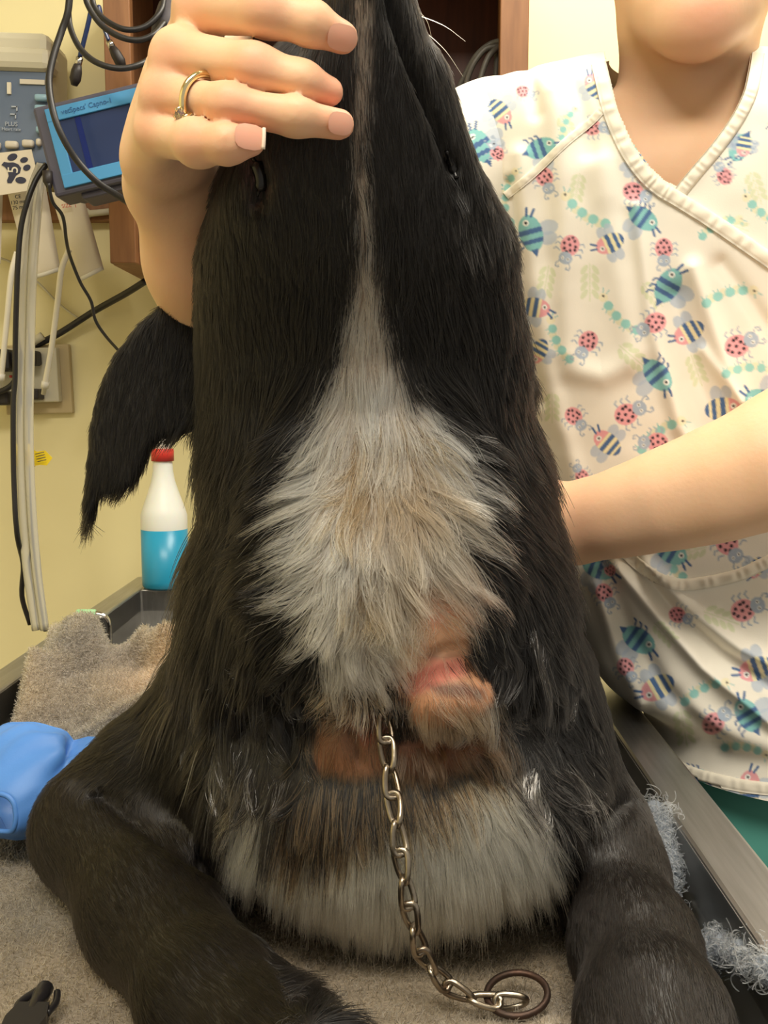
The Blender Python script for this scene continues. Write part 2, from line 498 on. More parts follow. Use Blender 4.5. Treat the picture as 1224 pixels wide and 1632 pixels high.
# ================================================================== WALL CABINET
YC = 1.387
cab = root('wall_cabinet', (0, YW, CZ + 0.19), 'open brown wooden wall cabinet with dark interior behind the dog', 'cabinet')
zb, zt = CZ + 0.192, CZ + 0.66
def cx(px, py=300): return P(px, py, YC)[0]
xl0, xl1 = cx(172), cx(214)
xr0, xr1 = cx(797, 60), cx(843, 60)
def cabpart(name, b, m): return mesh(name, *b, m, cab, False)
cabpart('side_panel', bx(xl0, xl0 + 0.018, YC + 0.018, YW, zb, zt), M['wood'])
cabpart('side_panel', bx(xr1 - 0.018, xr1, YC + 0.018, YW, zb, zt), M['wood'])
cabpart('stile', bx(xl0, xl1, YC, YC + 0.018, zb, zt, 0.0015), M['wood'])
cabpart('stile', bx(xr0, xr1, YC, YC + 0.018, zb, zt, 0.0015), M['wood'])
cabpart('bottom_panel', bx(xl0 + 0.018, xr1 - 0.018, YC + 0.018, YW, zb, zb + 0.018), M['wood'])
cabpart('top_panel', bx(xl0 + 0.018, xr1 - 0.018, YC + 0.018, YW, zt - 0.018, zt), M['wood'])
cabpart('back_panel', bx(xl0 + 0.018, xr1 - 0.018, YW - 0.012, YW, zb + 0.018, zt - 0.018), M['wood_dark'])
cabpart('rail', bx(xl1, xr0, YC, YC + 0.018, zt - 0.045, zt, 0.0015), M['wood'])
cabpart('shelf', bx(xl0 + 0.018, xr1 - 0.018, YC + 0.03, YW - 0.012, zb + 0.15, zb + 0.165), M['wood_dark'])

# wooden rail on the wall under the monitor
rail = mesh('wall_rail', *bx(P(-160, 330, 1.60)[0], P(182, 330, 1.60)[0], 1.598, YW, P(50, 352, 1.60)[2], P(50, 306, 1.60)[2], 0.002), M['wood'], smooth=False,
            label='brown wooden rail fixed to the wall below the monitor', category='rail')
a, b_ = P(137, 341, 1.59), P(186, 336, 1.59)
mesh('wall_bracket', *join([tube([a, b_], 0.005, 10), tube([a + [0, -0.002, 0.002], a + [0, 0.012, 0]], 0.0075, 10), tube([b_, b_ + [0, 0.025, 0]], 0.006, 10)]), M['cream_plastic'],
     label='small cream bar bracket at the end of the wooden rail', category='bracket')

# ================================================================== helpers for traced wires
def wire(name, pts, r, m, label, category='cable', n=60, seg=10, group=None, flat=None):
    p = catmull([P(*q) for q in pts], n)
    return mesh(name, *tube(p, r, seg, flat=flat), m, label=label, category=category, group=group)

# ------------------------------------------------------------------ monitor on the wall, left
mon = root('wall_monitor', P(20, 300, 1.56), 'cream cased infusion monitor with slate blue button panel at the left edge', 'monitor')
def flatbox(pc, Y, wpx, hpx, t, deg=0, bev=0.0, m=None, name='', parent=None, smooth=False):
    c = P(pc[0], pc[1], Y); s = Y / F
    return mesh(name, *box(c, (wpx * s, t, hpx * s), rot('Y', deg), bev), m, parent, smooth)
flatbox((-28, 172), 1.545, 236, 198, 0.10, 2, 0.012, M['cream_plastic'], 'case', mon)
flatbox((-28, 98), 1.50, 222, 34, 0.05, 2, 0.010, M['cream_plastic'], 'case_top', mon)
flatbox((-28, 186), 1.492, 206, 138, 0.012, 2, 0.003, M['panel_blue'], 'panel', mon)
for (x, y, wd, ht, k) in ((66, 156, 20, 10, 'button'), (66, 173, 20, 10, 'button'), (64, 207, 12, 10, 'button'), (-8, 232, 18, 11, 'button_w'), (19, 231, 20, 11, 'button_w'), (45, 229, 18, 11, 'button_w'), (62, 227, 8, 11, 'button_w')):
    flatbox((x, y), 1.480, wd, ht, 0.010, 2, 0.003, M[k], 'button', mon, True)
flatbox((52, 131), 1.485, 38, 7, 0.004, 2, 0, M['button_w'], 'strip', mon)
flatbox((15, 141), 1.485, 6, 17, 0.004, 2, 0, M['ink_cream'], 'strip', mon)

def text(name, s, loc, size, m, parent, deg=0, ext=0.0004, align='CENTER'):
    cu = bpy.data.curves.new(name, 'FONT'); cu.body = s; cu.size = size; cu.extrude = ext
    cu.align_x = align; cu.align_y = 'CENTER'
    tmp = bpy.data.objects.new(name, cu); COL.objects.link(tmp)
    dg = bpy.context.evaluated_depsgraph_get(); me = bpy.data.meshes.new_from_object(tmp.evaluated_get(dg))
    bpy.data.objects.remove(tmp); bpy.data.curves.remove(cu)
    R = rot('Y', deg) @ rot('X', 90)
    V = np.array([tuple(v.co) for v in me.vertices]) @ R.T + np.array(loc)
    Fc = [tuple(p.vertices) for p in me.polygons]
    bpy.data.meshes.remove(me)
    return mesh(name, V, Fc, m, parent, False)
text('lettering', 'PLUS', P(18, 198, 1.484), 0.0085, M['ink_light'], mon, 2)
text('lettering', 'Heart rate', P(18, 206, 1.484), 0.0065, M['ink_light'], mon, 2)
for x, y in ((23, 170), (21, 182)):
    flatbox((x, y), 1.484, 9, 2, 0.001, 2, 0, M['ink_light'], 'mark', mon)
    flatbox((x + 4, y + 3), 1.484, 2, 7, 0.001, 2, 0, M['ink_light'], 'mark', mon)

# ------------------------------------------------------------------ capnograph
YD = 1.25
R13 = rot('Y', -13)
cap = root('capnograph_monitor', P(150, 300, YD), 'dark grey capnograph monitor with sky blue bezel and navy screen, tilted', 'monitor')
s = YD / F
cc = P(158, 222, YD)
ux, uz = R13 @ np.array([1, 0, 0]), R13 @ np.array([0, 0, 1])
def capbox(name, dx, dz, wpx, hpx, y0, y1, m, bev=0.0, sm=False):
    c = cc + ux * dx * s + uz * dz * s + np.array([0, (y0 + y1) / 2, 0])
    return mesh(name, *box(c, (wpx * s, y1 - y0, hpx * s), R13, bev), m, cap, sm)
W0 = 178
capbox('case', 0, 0, W0, 138, 0.0, 0.055, M['case_grey'], 0.004)
capbox('case_back', 4, 4, W0 - 20, 140, 0.020, 0.075, M['case_grey'], 0.006)
capbox('case_foot', 6, -72, W0 - 60, 12, 0.01, 0.06, M['case_grey'], 0.004)
capbox('bezel', 4, 50, W0 - 30, 20, -0.004, 0.002, M['bezel'], 0.0008)
capbox('bezel', 4, -50, W0 - 30, 20, -0.004, 0.002, M['bezel'], 0.0008)
capbox('bezel', -61, 0, 18, 118, -0.0036, 0.002, M['bezel'], 0.0008)
capbox('bezel', 69, 0, 18, 118, -0.0036, 0.002, M['bezel'], 0.0008)
capbox('screen', 4, 0, W0 - 60, 82, -0.001, 0.002, M['screen'])
capbox('screen_line', -24, 0, 9, 80, -0.0016, 0.001, M['screen_line'])
text('lettering', "vetSpecs' Capno-1", cc + ux * -5 * s + uz * 50 * s + np.array([0, -0.0042, 0]), 0.0085, M['ink_blue'], cap, -13)
pl = P(76, 289, YD - 0.002)
mesh('cable_plug', *tube([pl + [0, 0, 0.012], pl, pl - [-0.002, 0, 0.008]], [0.006, 0.006, 0.003], 12), M['plug'], cap)

# ------------------------------------------------------------------ paw print card
card = root('paw_card', P(28, 300, 1.46), 'cream card printed with a dark paw and number 5 below the monitor', 'card')
cc5 = P(22, 271, 1.46); s5 = 1.46 / F
Rc = rot('Y', -9)
cxv, czv = Rc @ np.array([1, 0, 0]), Rc @ np.array([0, 0, 1])
mesh('card_sheet', *prism([(-46 * s5, -34 * s5), (36 * s5, -34 * s5), (33 * s5, 26 * s5), (-46 * s5, 30 * s5)], cc5, cxv, czv, 0.0014), M['vinyl_cuff'], card, False)
def oval(cx_, cy_, rx, ry, deg, n=18):
    a = np.linspace(0, 2 * np.pi, n, endpoint=False); r = math.radians(deg)
    return [(cx_ + rx * math.cos(t) * math.cos(r) - ry * math.sin(t) * math.sin(r), cy_ + rx * math.cos(t) * math.sin(r) + ry * math.sin(t) * math.cos(r)) for t in a]
def ink(poly, name, m):
    mesh(name, *prism([(x * s5, y * s5) for x, y in poly], cc5 + np.array([0, -0.0012, 0]), cxv, czv, 0.0006), m, card, False)
ink(oval(2, 19, 8, 5, 12), 'paw_toe', M['ink']); ink(oval(19, 12, 6.2, 4, 8), 'paw_toe', M['ink'])
ink(oval(21, 0, 6.0, 4.4, 18), 'paw_toe', M['ink']); ink(oval(8, -17, 8.4, 5, -10), 'paw_toe', M['ink'])
ink([(-17, 10), (-12, 14), (-6, 12), (2, 11), (9, 7), (12, 1), (9, -6), (2, -9), (-2, -14), (-7, -19), (-13, -18), (-13, -14), (-9, -8), (-9, 0), (-12, 6)], 'paw_pad', M['ink'])
text('number_five', '5', cc5 + cxv * 0 * s5 + np.array([0, -0.0017, 0]), 0.021, M['ink_cream'], card, -9 - 80, 0.0002)

# ------------------------------------------------------------------ blood pressure cuffs
def cuff(pts, Y, label, marks):
    # pts: top-left, top-right, bottom-right, bottom-left in pixels
    r = root('pressure_cuff', P((pts[2][0] + pts[3][0]) / 2, (pts[2][1] + pts[3][1]) / 2, Y), label, 'cuff', 'white pressure cuffs hanging below the monitor')
    n, m = 12, 5
    V = []
    tl, tr, br, bl = [np.array(q, float) for q in pts]
    for sgn in (0, 1):
        for i in range(n + 1):
            v = i / n
            for j in range(m + 1):
                u = j / m
                q = (tl * (1 - u) + tr * u) * (1 - v) + (bl * (1 - u) + br * u) * v
                V.append(P(q[0], q[1], Y + 0.004 * math.sin(v * 4) + sgn * 0.005 - 0.004 * math.sin(math.pi * u)))
    k = (n + 1) * (m + 1); Fc = []
    for i in range(n):
        for j in range(m):
            a = i * (m + 1) + j
            Fc += [(a, a + 1, a + m + 2, a + m + 1), (k + a, k + a + m + 1, k + a + m + 2, k + a + 1)]
    edge = [j for j in range(m + 1)] + [i * (m + 1) + m for i in range(1, n + 1)] + [n * (m + 1) + j for j in range(m - 1, -1, -1)] + [i * (m + 1) for i in range(n - 1, 0, -1)]
    for i, e in enumerate(edge):
        f = edge[(i + 1) % len(edge)]; Fc.append((e, k + e, k + f, f))
    mesh('strap', V, Fc, M['vinyl_cuff'], r)
    e0, e1 = P(bl[0] + 2, bl[1] - 3, Y - 0.004), P(br[0] - 3, br[1] - 3, Y - 0.004)
    mesh('hem', *tube([e0, (e0 + e1) / 2 + [0, -0.002, -0.001], e1], 0.0032, 8), M['white_plastic'], r)
    for (x, y, s_, mm) in marks:
        text('lettering', s_, P(x, y, Y - 0.009), 0.0075, mm, r, -8)
cuff([(10, 300), (72, 292), (97, 432), (48, 446)], 1.50, 'white pressure cuff with small grey print, hanging behind the clear tube', [(30, 322, 'CE\n130 mm\n75 mm', M['ink'])])
cuff([(80, 306), (132, 310), (166, 430), (124, 449)], 1.47, 'white pressure cuff with red print, hanging below the tilted capnograph', [(106, 328, 'SIZE', M['ink_red']), (120, 326, '|', M['ink_red'])])
cuff([(-44, 298), (5, 296), (1, 420), (-40, 440)], 1.50, 'white pressure cuff cut off by the left photo edge', [])

def hose(pts, label):
    r = root('cuff_hose', P(*pts[-1]), label, 'hose', 'white cuff hoses hanging on the wall')
    mesh('tube', *tube(catmull([P(*q) for q in pts], 40), 0.0042, 12), M['hose'], r)
    e = P(*pts[-1]); d = e - P(*pts[-2]); d /= np.linalg.norm(d)
    mesh('connector', *tube([e - d * 0.004, e + d * 0.006, e + d * 0.006, e + d * 0.016], [0.0056, 0.0056, 0.0036, 0.0034], 12), M['white_plastic'], r)
hose([(110, 398, 1.44), (98, 430, 1.44), (92, 480, 1.45), (82, 555, 1.46), (72, 612, 1.47)], 'white hose with connector hanging in front of the wall outlet')
hose([(27, 402, 1.46), (18, 440, 1.46), (11, 510, 1.47), (2, 600, 1.48)], 'white hose left of the clear tube, by the photo edge')

# ------------------------------------------------------------------ tubes and cables
r_ = root('clear_tube', P(66, 1006, 1.36), 'pair of clear vinyl tubes hanging from the capnograph to the table', 'tube')
for k, dx in ((0, 0), (1, 15)):
    mesh('tube', *tube(catmull([P(x + dx * f, y, 1.34) for x, y, f in ((66, 262, 0.2), (52, 300, 0.7), (42, 360, 1), (36, 450, 1), (33, 560, 1), (31, 680, 1), (35, 800, 1), (44, 910, 1), (58, 1004, 0.9))], 70), 0.0062, 12), M['clear'], r_)
wire('power_cable', [(74, 262, 1.31), (58, 285, 1.305), (44, 320, 1.30), (33, 365, 1.30), (28, 430, 1.30), (25, 520, 1.31), (24, 600, 1.32), (21, 650, 1.32), (22, 760, 1.32), (27, 850, 1.32), (37, 900, 1.37), (35, 950, 1.39), (48, 995, 1.40)], 0.0036, M['cable'], 'black cable running down the left side of the clear tubes')
wire('tagged_cable', [(46, 640, 1.42), (46, 690, 1.41), (50, 760, 1.40), (57, 850, 1.38), (63, 920, 1.38), (73, 1006, 1.38)], 0.0033, M['cable'], 'black cable with a yellow tag, right of the clear tubes')
tg = root('cable_tag', P(48, 745, 1.40), 'yellow paper tag wrapped around the black cable', 'tag')
mesh('band', *tube([P(48, 708, 1.405), P(50, 744, 1.40)], 0.0052, 12), M['yellow_tag'], tg)
s4 = 1.398 / F
mesh('flag', *prism([(0, 14 * s4), (8 * s4, 9 * s4), (20 * s4, 11 * s4), (31 * s4, -1 * s4), (22 * s4, -13 * s4), (12 * s4, -12 * s4), (0, -14 * s4)], P(51, 729, 1.394), (1, 0.15, 0), (0, 0, 1), 0.0008), M['yellow_tag'], tg, False)
for k in range(4):
    c = P(56 + k * 1.2, 724 + 4 * k, 1.390)
    mesh('print_line', *tube([c, c + [0.012, 0.0012, 0.003]], 0.0005, 5), M['ink'], tg)
wire('wall_cable', [(232, 448, 1.52), (200, 468, 1.55), (150, 496, 1.59), (100, 528, 1.60), (62, 548, 1.60), (30, 560, 1.58), (-10, 578, 1.56)], 0.0052, M['cable'], 'thick black cord slanting across the wall up to the cabinet')
wire('cord_clip', [(52, 545, 1.585), (68, 535, 1.585)], 0.0065, M['cream_plastic'], 'pale clip holding the slanting black cord', 'clip', 6)
wire('sensor_wire', [(77, 292, 1.24), (84, 322, 1.25), (100, 345, 1.27), (106, 385, 1.30), (112, 410, 1.33), (128, 450, 1.36), (145, 480, 1.38), (152, 510, 1.39), (168, 535, 1.41), (190, 560, 1.45)], 0.0022, M['cable'], 'thin black wire hanging from the capnograph plug')
wire('thin_cord', [(0, 411, 1.61), (20, 420, 1.612), (60, 450, 1.612), (95, 485, 1.612), (131, 512, 1.61)], 0.0018, M['cream_plastic'], 'thin pale cord lying diagonally on the wall')

wire('looped_cable', [(112, -20, 1.20), (108, 20, 1.20), (98, 50, 1.20), (85, 90, 1.19), (78, 130, 1.18), (84, 175, 1.17), (98, 215, 1.17), (122, 255, 1.18), (155, 290, 1.19), (185, 310, 1.21), (215, 330, 1.25)], 0.0040, M['cable'], 'thick black cable looping in front of the tilted capnograph')
wire('looped_cable', [(112, -20, 1.235), (109, 20, 1.23), (114, 50, 1.22), (130, 80, 1.21), (155, 100, 1.20), (190, 109, 1.20), (225, 102, 1.21), (260, 80, 1.24)], 0.0036, M['cable'], 'black cable hanging in the lowest loop across the cabinet post')
wire('looped_cable', [(134, -20, 1.25), (140, 8, 1.245), (160, 38, 1.24), (190, 58, 1.235), (220, 64, 1.235), (245, 55, 1.24), (262, 36, 1.26)], 0.0036, M['cable'], 'black cable in the middle loop across the cabinet post')
wire('looped_cable', [(146, -20, 1.28), (150, 10, 1.275), (168, 32, 1.27), (200, 47, 1.265), (232, 42, 1.27), (256, 18, 1.28), (262, -12, 1.30)], 0.0036, M['cable'], 'black cable in the top loop across the cabinet post')
def lead(pts, label):
    r = root('lead_plug', P(*pts[-1]), label, 'cable', 'leads hanging beside the cabinet post')
    p = [P(*q) for q in pts]
    mesh('lead', *tube(catmull(p[:3], 20), 0.0052, 10, flat=(1, 0.5)), M['screen'], r)
    mesh('ferrule', *tube([p[2], p[3]], 0.0046, 12), M['chrome'], r)
    mesh('tip', *tube([p[3], p[3] * 0.7 + p[4] * 0.3, p[3] * 0.3 + p[4] * 0.7, p[4]], [0.005, 0.0068, 0.0072, 0.004], 12), M['plug'], r)
lead([(150, -10, 1.30), (140, 40, 1.30), (127, 92, 1.30), (124, 104, 1.30), (118, 136, 1.30)], 'dark blue lead with silver collar and black tip against the yellow wall')
lead([(158, 10, 1.34), (166, 45, 1.34), (174, 66, 1.34), (179, 76, 1.34), (197, 108, 1.34)], 'dark blue lead with silver collar in front of the cabinet post')
bd = root('cable_bundle', P(262, 64, 1.30), 'dark grey sleeve with a bundle of cables above the hand', 'cable')
mesh('sleeve', *tube([P(272, 14, 1.31), P(266, 40, 1.30), P(258, 70, 1.30)], [0.016, 0.018, 0.015], 14), M['tape'], bd)
for k in range(4):
    mesh('cable', *tube(catmull([P(262 + 9 * k, -30, 1.32), P(264 + 7 * k, 0, 1.315), P(264 + 5 * k, 30, 1.31)], 10), 0.0036, 8), M['cable_grey'], bd)

def coil(pts, label):
    wire('coiled_cable', pts, 0.0042, M['cable_grey'], label, group='grey coiled cables in the cabinet')
coil([(722, 160, 1.50), (742, 118, 1.49), (760, 88, 1.48), (782, 70, 1.48), (806, 64, 1.47)], 'grey cable coil in the cabinet, upper strand')
coil([(740, 165, 1.47), (744, 130, 1.465), (756, 100, 1.46), (775, 78, 1.46), (800, 74, 1.46)], 'grey cable coil in the cabinet, second strand')
coil([(756, 165, 1.44), (766, 125, 1.44), (778, 92, 1.44), (795, 74, 1.45)], 'grey cable coil in the cabinet, third strand')
coil([(784, 165, 1.45), (790, 120, 1.45), (793, 84, 1.46), (800, 66, 1.47)], 'grey cable coil in the cabinet, strand nearest the post')

# ------------------------------------------------------------------ outlet
out = root('wall_outlet', P(60, 660, YW), 'taupe wall outlet with pale cover and black plugs', 'outlet')
sw = 1.60 / F
def ob(name, x0, x1, y0, y1, ya, yb, m, bev=0.001, deg=-1.5, par=None):
    c = P((x0 + x1) / 2, (y0 + y1) / 2, (ya + yb) / 2); s_ = ((ya + yb) / 2) / F
    return mesh(name, *box(c, ((x1 - x0) * s_, yb - ya, (y1 - y0) * s_), rot('Y', deg), bev), m, par or out, False)
ob('wall_plate', 9, 114, 551, 659, 1.607, YW, M['outlet_plate'], 0.002)
ob('cover', -4, 94, 556, 641, 1.590, 1.608, M['cream_plastic'], 0.002)
ob('plug', 14, 62, 560, 583, 1.560, 1.590, M['plug'], 0.004)
ob('plug', -24, 22, 558, 592, 1.550, 1.590, M['plug'], 0.005)
ob('plug', 44, 66, 620, 637, 1.560, 1.590, M['plug'], 0.003)
ob('plug', -24, 19, 624, 646, 1.555, 1.590, M['plug'], 0.004)
ob('indicator', 15.5, 19.5, 598, 602, 1.586, 1.591, M['red_dot'], 0.0006)
wire('plug_cord', [(24, 570, 1.555), (30, 590, 1.55), (20, 612, 1.545), (0, 624, 1.545), (-30, 630, 1.55)], 0.0045, M['cable'], 'short black cord curving out of the outlet plug')

# ------------------------------------------------------------------ spray bottle
def rimz(): return ZR
bxp = PZ(264, 936, -0.27)
bt = root('bottle', (bxp[0], bxp[1], ZR), 'white bottle of blue liquid with red cap on the tub rim', 'bottle')
prof = [(0.0, 0.001), (0.030, 0.0), (0.0335, 0.004), (0.034, 0.012), (0.034, 0.088)]
prof_up = [(0.034, 0.088), (0.034, 0.108), (0.031, 0.118), (0.024, 0.138), (0.0175, 0.158), (0.0150, 0.172), (0.0138, 0.190), (0.0138, 0.193), (0.0, 0.193)]
mesh('filled_part', *lathe(prof + [(0.0, 0.088)], (bxp[0], bxp[1], ZR)), M['liquid'], bt)
mesh('bottle_shell', *lathe(prof_up, (bxp[0], bxp[1], ZR)), M['bottle'], bt)
mesh('cap', *lathe([(0.0, 0.188), (0.0165, 0.188), (0.0165, 0.204), (0.0155, 0.206), (0.0, 0.206)], (bxp[0], bxp[1], ZR), 24), M['red_cap'], bt)
mesh('spray_neck', *lathe([(0.0115, 0.204), (0.0125, 0.206), (0.0125, 0.214), (0.009, 0.224), (0.0, 0.224)], (bxp[0], bxp[1], ZR), 20), M['white_plastic'], bt)

# ------------------------------------------------------------------ bent rod with green grip
g0 = P(173, 1010, 1.25); g0[2] = ZF - 0.05
rd = root('bent_rod', g0, 'bent chrome rod with pale green grip rising from the tub edge', 'rod')
mesh('rod', *tube(catmull([g0, P(174, 1020, 1.25), P(172, 994, 1.25), P(166, 983, 1.25), P(156, 979, 1.25), P(146, 979, 1.25)], 30), 0.0044, 12), M['chrome'], rd)
mesh('grip', *tube([P(153, 979, 1.25), P(151, 979, 1.25), P(124, 979, 1.25), P(122, 979, 1.25)], [0.0055, 0.0066, 0.0066, 0.0055], 16), M['green_grip'], rd)

# ================================================================== DOG BODY
# silhouette rows: photo row, left x, right x, distance of the widest section
SIL = [(-260, 545, 630, .470), (-200, 535, 640, .472), (-100, 522, 652, .478), (0, 512, 662, .486), (100, 478, 690, .496), (200, 410, 716, .510), (300, 348, 752, .530),
       (400, 318, 778, .550), (480, 314, 790, .568), (560, 316, 808, .582), (640, 318, 836, .592), (720, 322, 862, .600), (800, 332, 872, .605),
       (900, 318, 896, .610), (1000, 312, 918, .610), (1100, 302, 954, .610), (1200, 286, 978, .612), (1290, 308, 972, .612)]
# profile of the throat and chest along the middle: photo row, distance
FRT = [(-260, .452), (-200, .448), (-100, .448), (0, .455), (100, .461), (200, .468), (300, .477), (400, .488), (480, .502), (560, .514), (640, .517), (720, .512), (800, .507),
       (900, .503), (1000, .500), (1060, .501), (1110, .507), (1150, .520), (1190, .524), (1240, .520), (1300, .512), (1380, .510), (1440, .517), (1490, .535)]
tz, tcx, ta, tyc = [], [], [], []
for r, x0, x1, Y in SIL:
    a, b = P(x0, r, Y), P(x1, r, Y)
    tz.append(a[2]); tcx.append((a[0] + b[0]) / 2); ta.append((b[0] - a[0]) / 2); tyc.append(Y)
for dz, aa, xx in ((-0.272, .108, .012), (-0.286, .086, .008), (-0.296, .055, .004), (-0.305, .02, .0)):
    tz.append(CZ + dz); tcx.append(xx); ta.append(aa); tyc.append(.615)
fz = [P(600, r, Y)[2] for r, Y in FRT]; fy = [Y for r, Y in FRT]
fz += [CZ - 0.300, CZ - .310]; fy += [.575, .60]
o_ = np.argsort(tz); tz = np.array(tz)[o_]; tcx = np.array(tcx)[o_]; ta = np.array(ta)[o_]; tyc = np.array(tyc)[o_]
o_ = np.argsort(fz); fz = np.array(fz)[o_]; fy = np.array(fy)[o_]

dogF = Field((-0.34, 0.33, CZ - 0.335), (0.34, 1.12, CZ + 0.30), 0.003)
sl, X, Y_, Z = dogF.sub((-0.3, 0.36, CZ - 0.33), (0.3, 0.86, CZ + 0.30))
zz = Z.ravel()
A = np.interp(zz, tz, ta).astype(np.float32)[None, None]; CX_ = np.interp(zz, tz, tcx).astype(np.float32)[None, None]
YC_ = np.interp(zz, tz, tyc).astype(np.float32)[None, None]
BF = np.maximum(YC_ - np.interp(zz, fz, fy).astype(np.float32)[None, None], 0.012)
BB = np.interp(zz, [CZ - .3, CZ - .2, CZ, CZ + .12, CZ + .26], [.12, .14, .10, .085, .035]).astype(np.float32)[None, None]
B = np.where(Y_ < YC_, BF, BB)
d = (np.sqrt(((X - CX_) / A) ** 2 + ((Y_ - YC_) / B) ** 2) - 1) * np.minimum(A, B)
d = np.maximum(d, Z - (CZ + 0.238)); d = np.maximum(d, (CZ - 0.303) - Z)
dogF.put(sl, d.astype(np.float32), 0.0)
del d, X, Y_, Z

def pz(px, py, Y, dz=0): return P(px, py, Y) + np.array([0, 0, dz])
# trunk and hindquarters behind the chest
dogF.cone(pz(620, 1120, .70), (0.02, 0.88, CZ - 0.185), .125, .118, 0.05)
dogF.cone((0.02, 0.88, CZ - 0.185), (0.03, 1.00, CZ - 0.21), .118, .095, 0.05)
dogF.cone((0.085, 0.98, CZ - 0.245), (0.13, 0.86, CZ - 0.275), .062, .040, 0.03)
dogF.cone((-0.03, 0.98, CZ - 0.245), (-0.09, 0.86, CZ - 0.275), .060, .040, 0.03)
dogF.cone((0.13, 0.86, CZ - 0.275), (0.145, 0.95, CZ - 0.29), .03, .022, 0.02)
# shoulders
dogF.cone(pz(400, 1140, .66), pz(240, 1275, .645), .058, .048, 0.04)
dogF.cone(pz(805, 1110, .66), pz(888, 1255, .64), .056, .036, 0.03)
# left foreleg (photo left): elbow out, forearm towards the camera
E1 = pz(152, 1322, .635)
dogF.cone(pz(240, 1272, .645), E1, .050, .038, 0.025)
M1 = pz(240, 1452, .555); W1 = pz(336, 1596, .475)
dogF.chain([E1, M1, W1], [.037, .036, .031], 0.02)
p1 = np.array([-0.030, 0.405, CZ - 0.292]); dogF.chain([W1, np.array([-0.058, 0.44, CZ - 0.298]), p1], [.031, .025, .027], 0.02)
# right foreleg
S2 = pz(905, 1270, .635); E2 = pz(976, 1395, .580)
dogF.chain([S2, pz(946, 1330, .605), E2], [.034, .032, .0285], 0.02)
M2 = pz(1012, 1510, .510); W2 = pz(1042, 1632, .445)
dogF.chain([E2, M2, W2], [.0295, .0305, .0325], 0.02)
p2 = np.array([0.122, 0.375, CZ - 0.294]); dogF.chain([W2, np.array([0.121, 0.41, CZ - 0.296]), p2], [.0325, .026, .027], 0.02)
for c, ang in ((p1, 0.5), (p2, -0.05)):
    for k in (-1.5, -0.5, 0.5, 1.5):
        t0 = c + np.array([0.012 * k, 0.0, -0.006]); t1 = t0 + np.array([0.004 * k + ang * 0.02, -0.026 + 0.004 * abs(k), -0.006])
        dogF.cone(t0, t1, .0105, .0095, 0.004)
# head: muzzle tip, cheeks, lips, brow behind
dogF.ell(np.array([P(588, -262, .462)[0], .460, CZ + .232]), (.024, .022, .018), 0.015)
dogF.ell(P(545, 270, .60), (.066, .06, .080), 0.04)
dogF.cone(P(425, 300, .505), P(455, 180, .490), .020, .016, 0.015)
dogF.cone(P(725, 300, .515), P(672, 120, .498), .014, .012, 0.012)
dogF.cone(P(735, 400, .54), P(748, 560, .565), .024, .026, 0.03)
# loose neck skin and wounded folds
dogF.ell(P(596, 930, .535), (.062, .042, .055), 0.02)
dogF.ell(P(718, 1112, .512), (.0240, .0150, .0165), 0.004)
dogF.cone(P(660, 1092, .512), P(690, 1150, .512), .008, .009, 0.006)
dogF.ell(P(560, 1100, .517), (.022, .014, .012), 0.006)
dogF.ell(P(552, 1185, .532), (.020, .012, .016), 0.006)
dogF.ell(P(690, 1195, .530), (.030, .010, .012), 0.006)
# ear flap (dog's right ear)
EARP = [(330, 455), (262, 488), (220, 525), (185, 572), (160, 625), (146, 680), (143, 730), (136, 790), (135, 832), (143, 830), (158, 786), (190, 784), (213, 768), (234, 728), (248, 700), (292, 684), (345, 680)]
Ye = .60
ear = [(P(x, y, Ye)[0], P(x, y, Ye)[2]) for x, y in EARP]
sl, X, Y_, Z = dogF.sub((-0.20, .54, CZ - .10), (-0.08, .68, CZ + .08))
gx, gz = np.meshgrid(X.ravel(), Z.ravel(), indexing='ij')
d2 = sdpoly(gx, gz, ear)
yo = Ye - 0.012 * np.cos((gx + 0.14) / 0.05) - 0.10 * np.clip(gz - (CZ - 0.02), -0.1, 0.02) * 0.2 + 0.010
dd = np.maximum(d2[:, None, :], np.abs(Y_ - yo[:, None, :]) - 0.0045)
dd = np.where((d2[:, None, :] > 0), np.hypot(np.maximum(d2[:, None, :], 0), np.maximum(np.abs(Y_ - yo[:, None, :]) - 0.0045, 0)), dd) - 0.0008
dogF.put(sl, dd.astype(np.float32), 0.008)
# other ear folded back along the neck
dogF.chain([P(770, 540, .64), P(790, 620, .67), P(800, 700, .69)], [.020, .022, .012], 0.012, sq=(1, .6, 1))

DV, DQ = dogF.mesh(); del dogF
DV = laplace(DV, DQ, 3, 0.5)
# keep only the big connected piece is implicit; grooves pressed into the skin
def groove(V, Q, lines):
    for pl, w_, dep in lines:
        px, py = proj(V); Nn = vnormals(V, Q)
        m = (V[:, 1] < 0.60) & (Nn[:, 1] < 0.25)
        dd = polydist(px, py, pl)
        V = V - Nn * (dep * np.exp(-(dd / w_) ** 2) * m)[:, None]
    return V
DV = groove(DV, DQ, [
    ([(618, -40), (628, 20), (655, 100), (690, 180), (722, 262)], 9, .007),      # mouth line, right
    ([(722, 262), (732, 300)], 12, .004),
    ([(400, 240), (415, 290), (408, 320)], 14, .006),                             # mouth corner, left
    ([(455, 1080), (500, 1120), (545, 1138), (600, 1128)], 10, .007),
    ([(585, 1095), (605, 1118), (618, 1150)], 12, .009),                          # where the chain emerges
    ([(622, 1100), (660, 1060), (700, 1040), (742, 1030)], 8, .0055),
    ([(620, 1180), (660, 1178), (720, 1176), (770, 1160)], 8, .005),
    ([(560, 1170), (572, 1210)], 6, .004),
    ([(905, 1390), (940, 1330), (1000, 1275)], 12, .006),                         # shoulder crease, right
    ([(130, 1245), (190, 1290), (250, 1330), (340, 1380)], 14, .006),             # shoulder crease, left
])
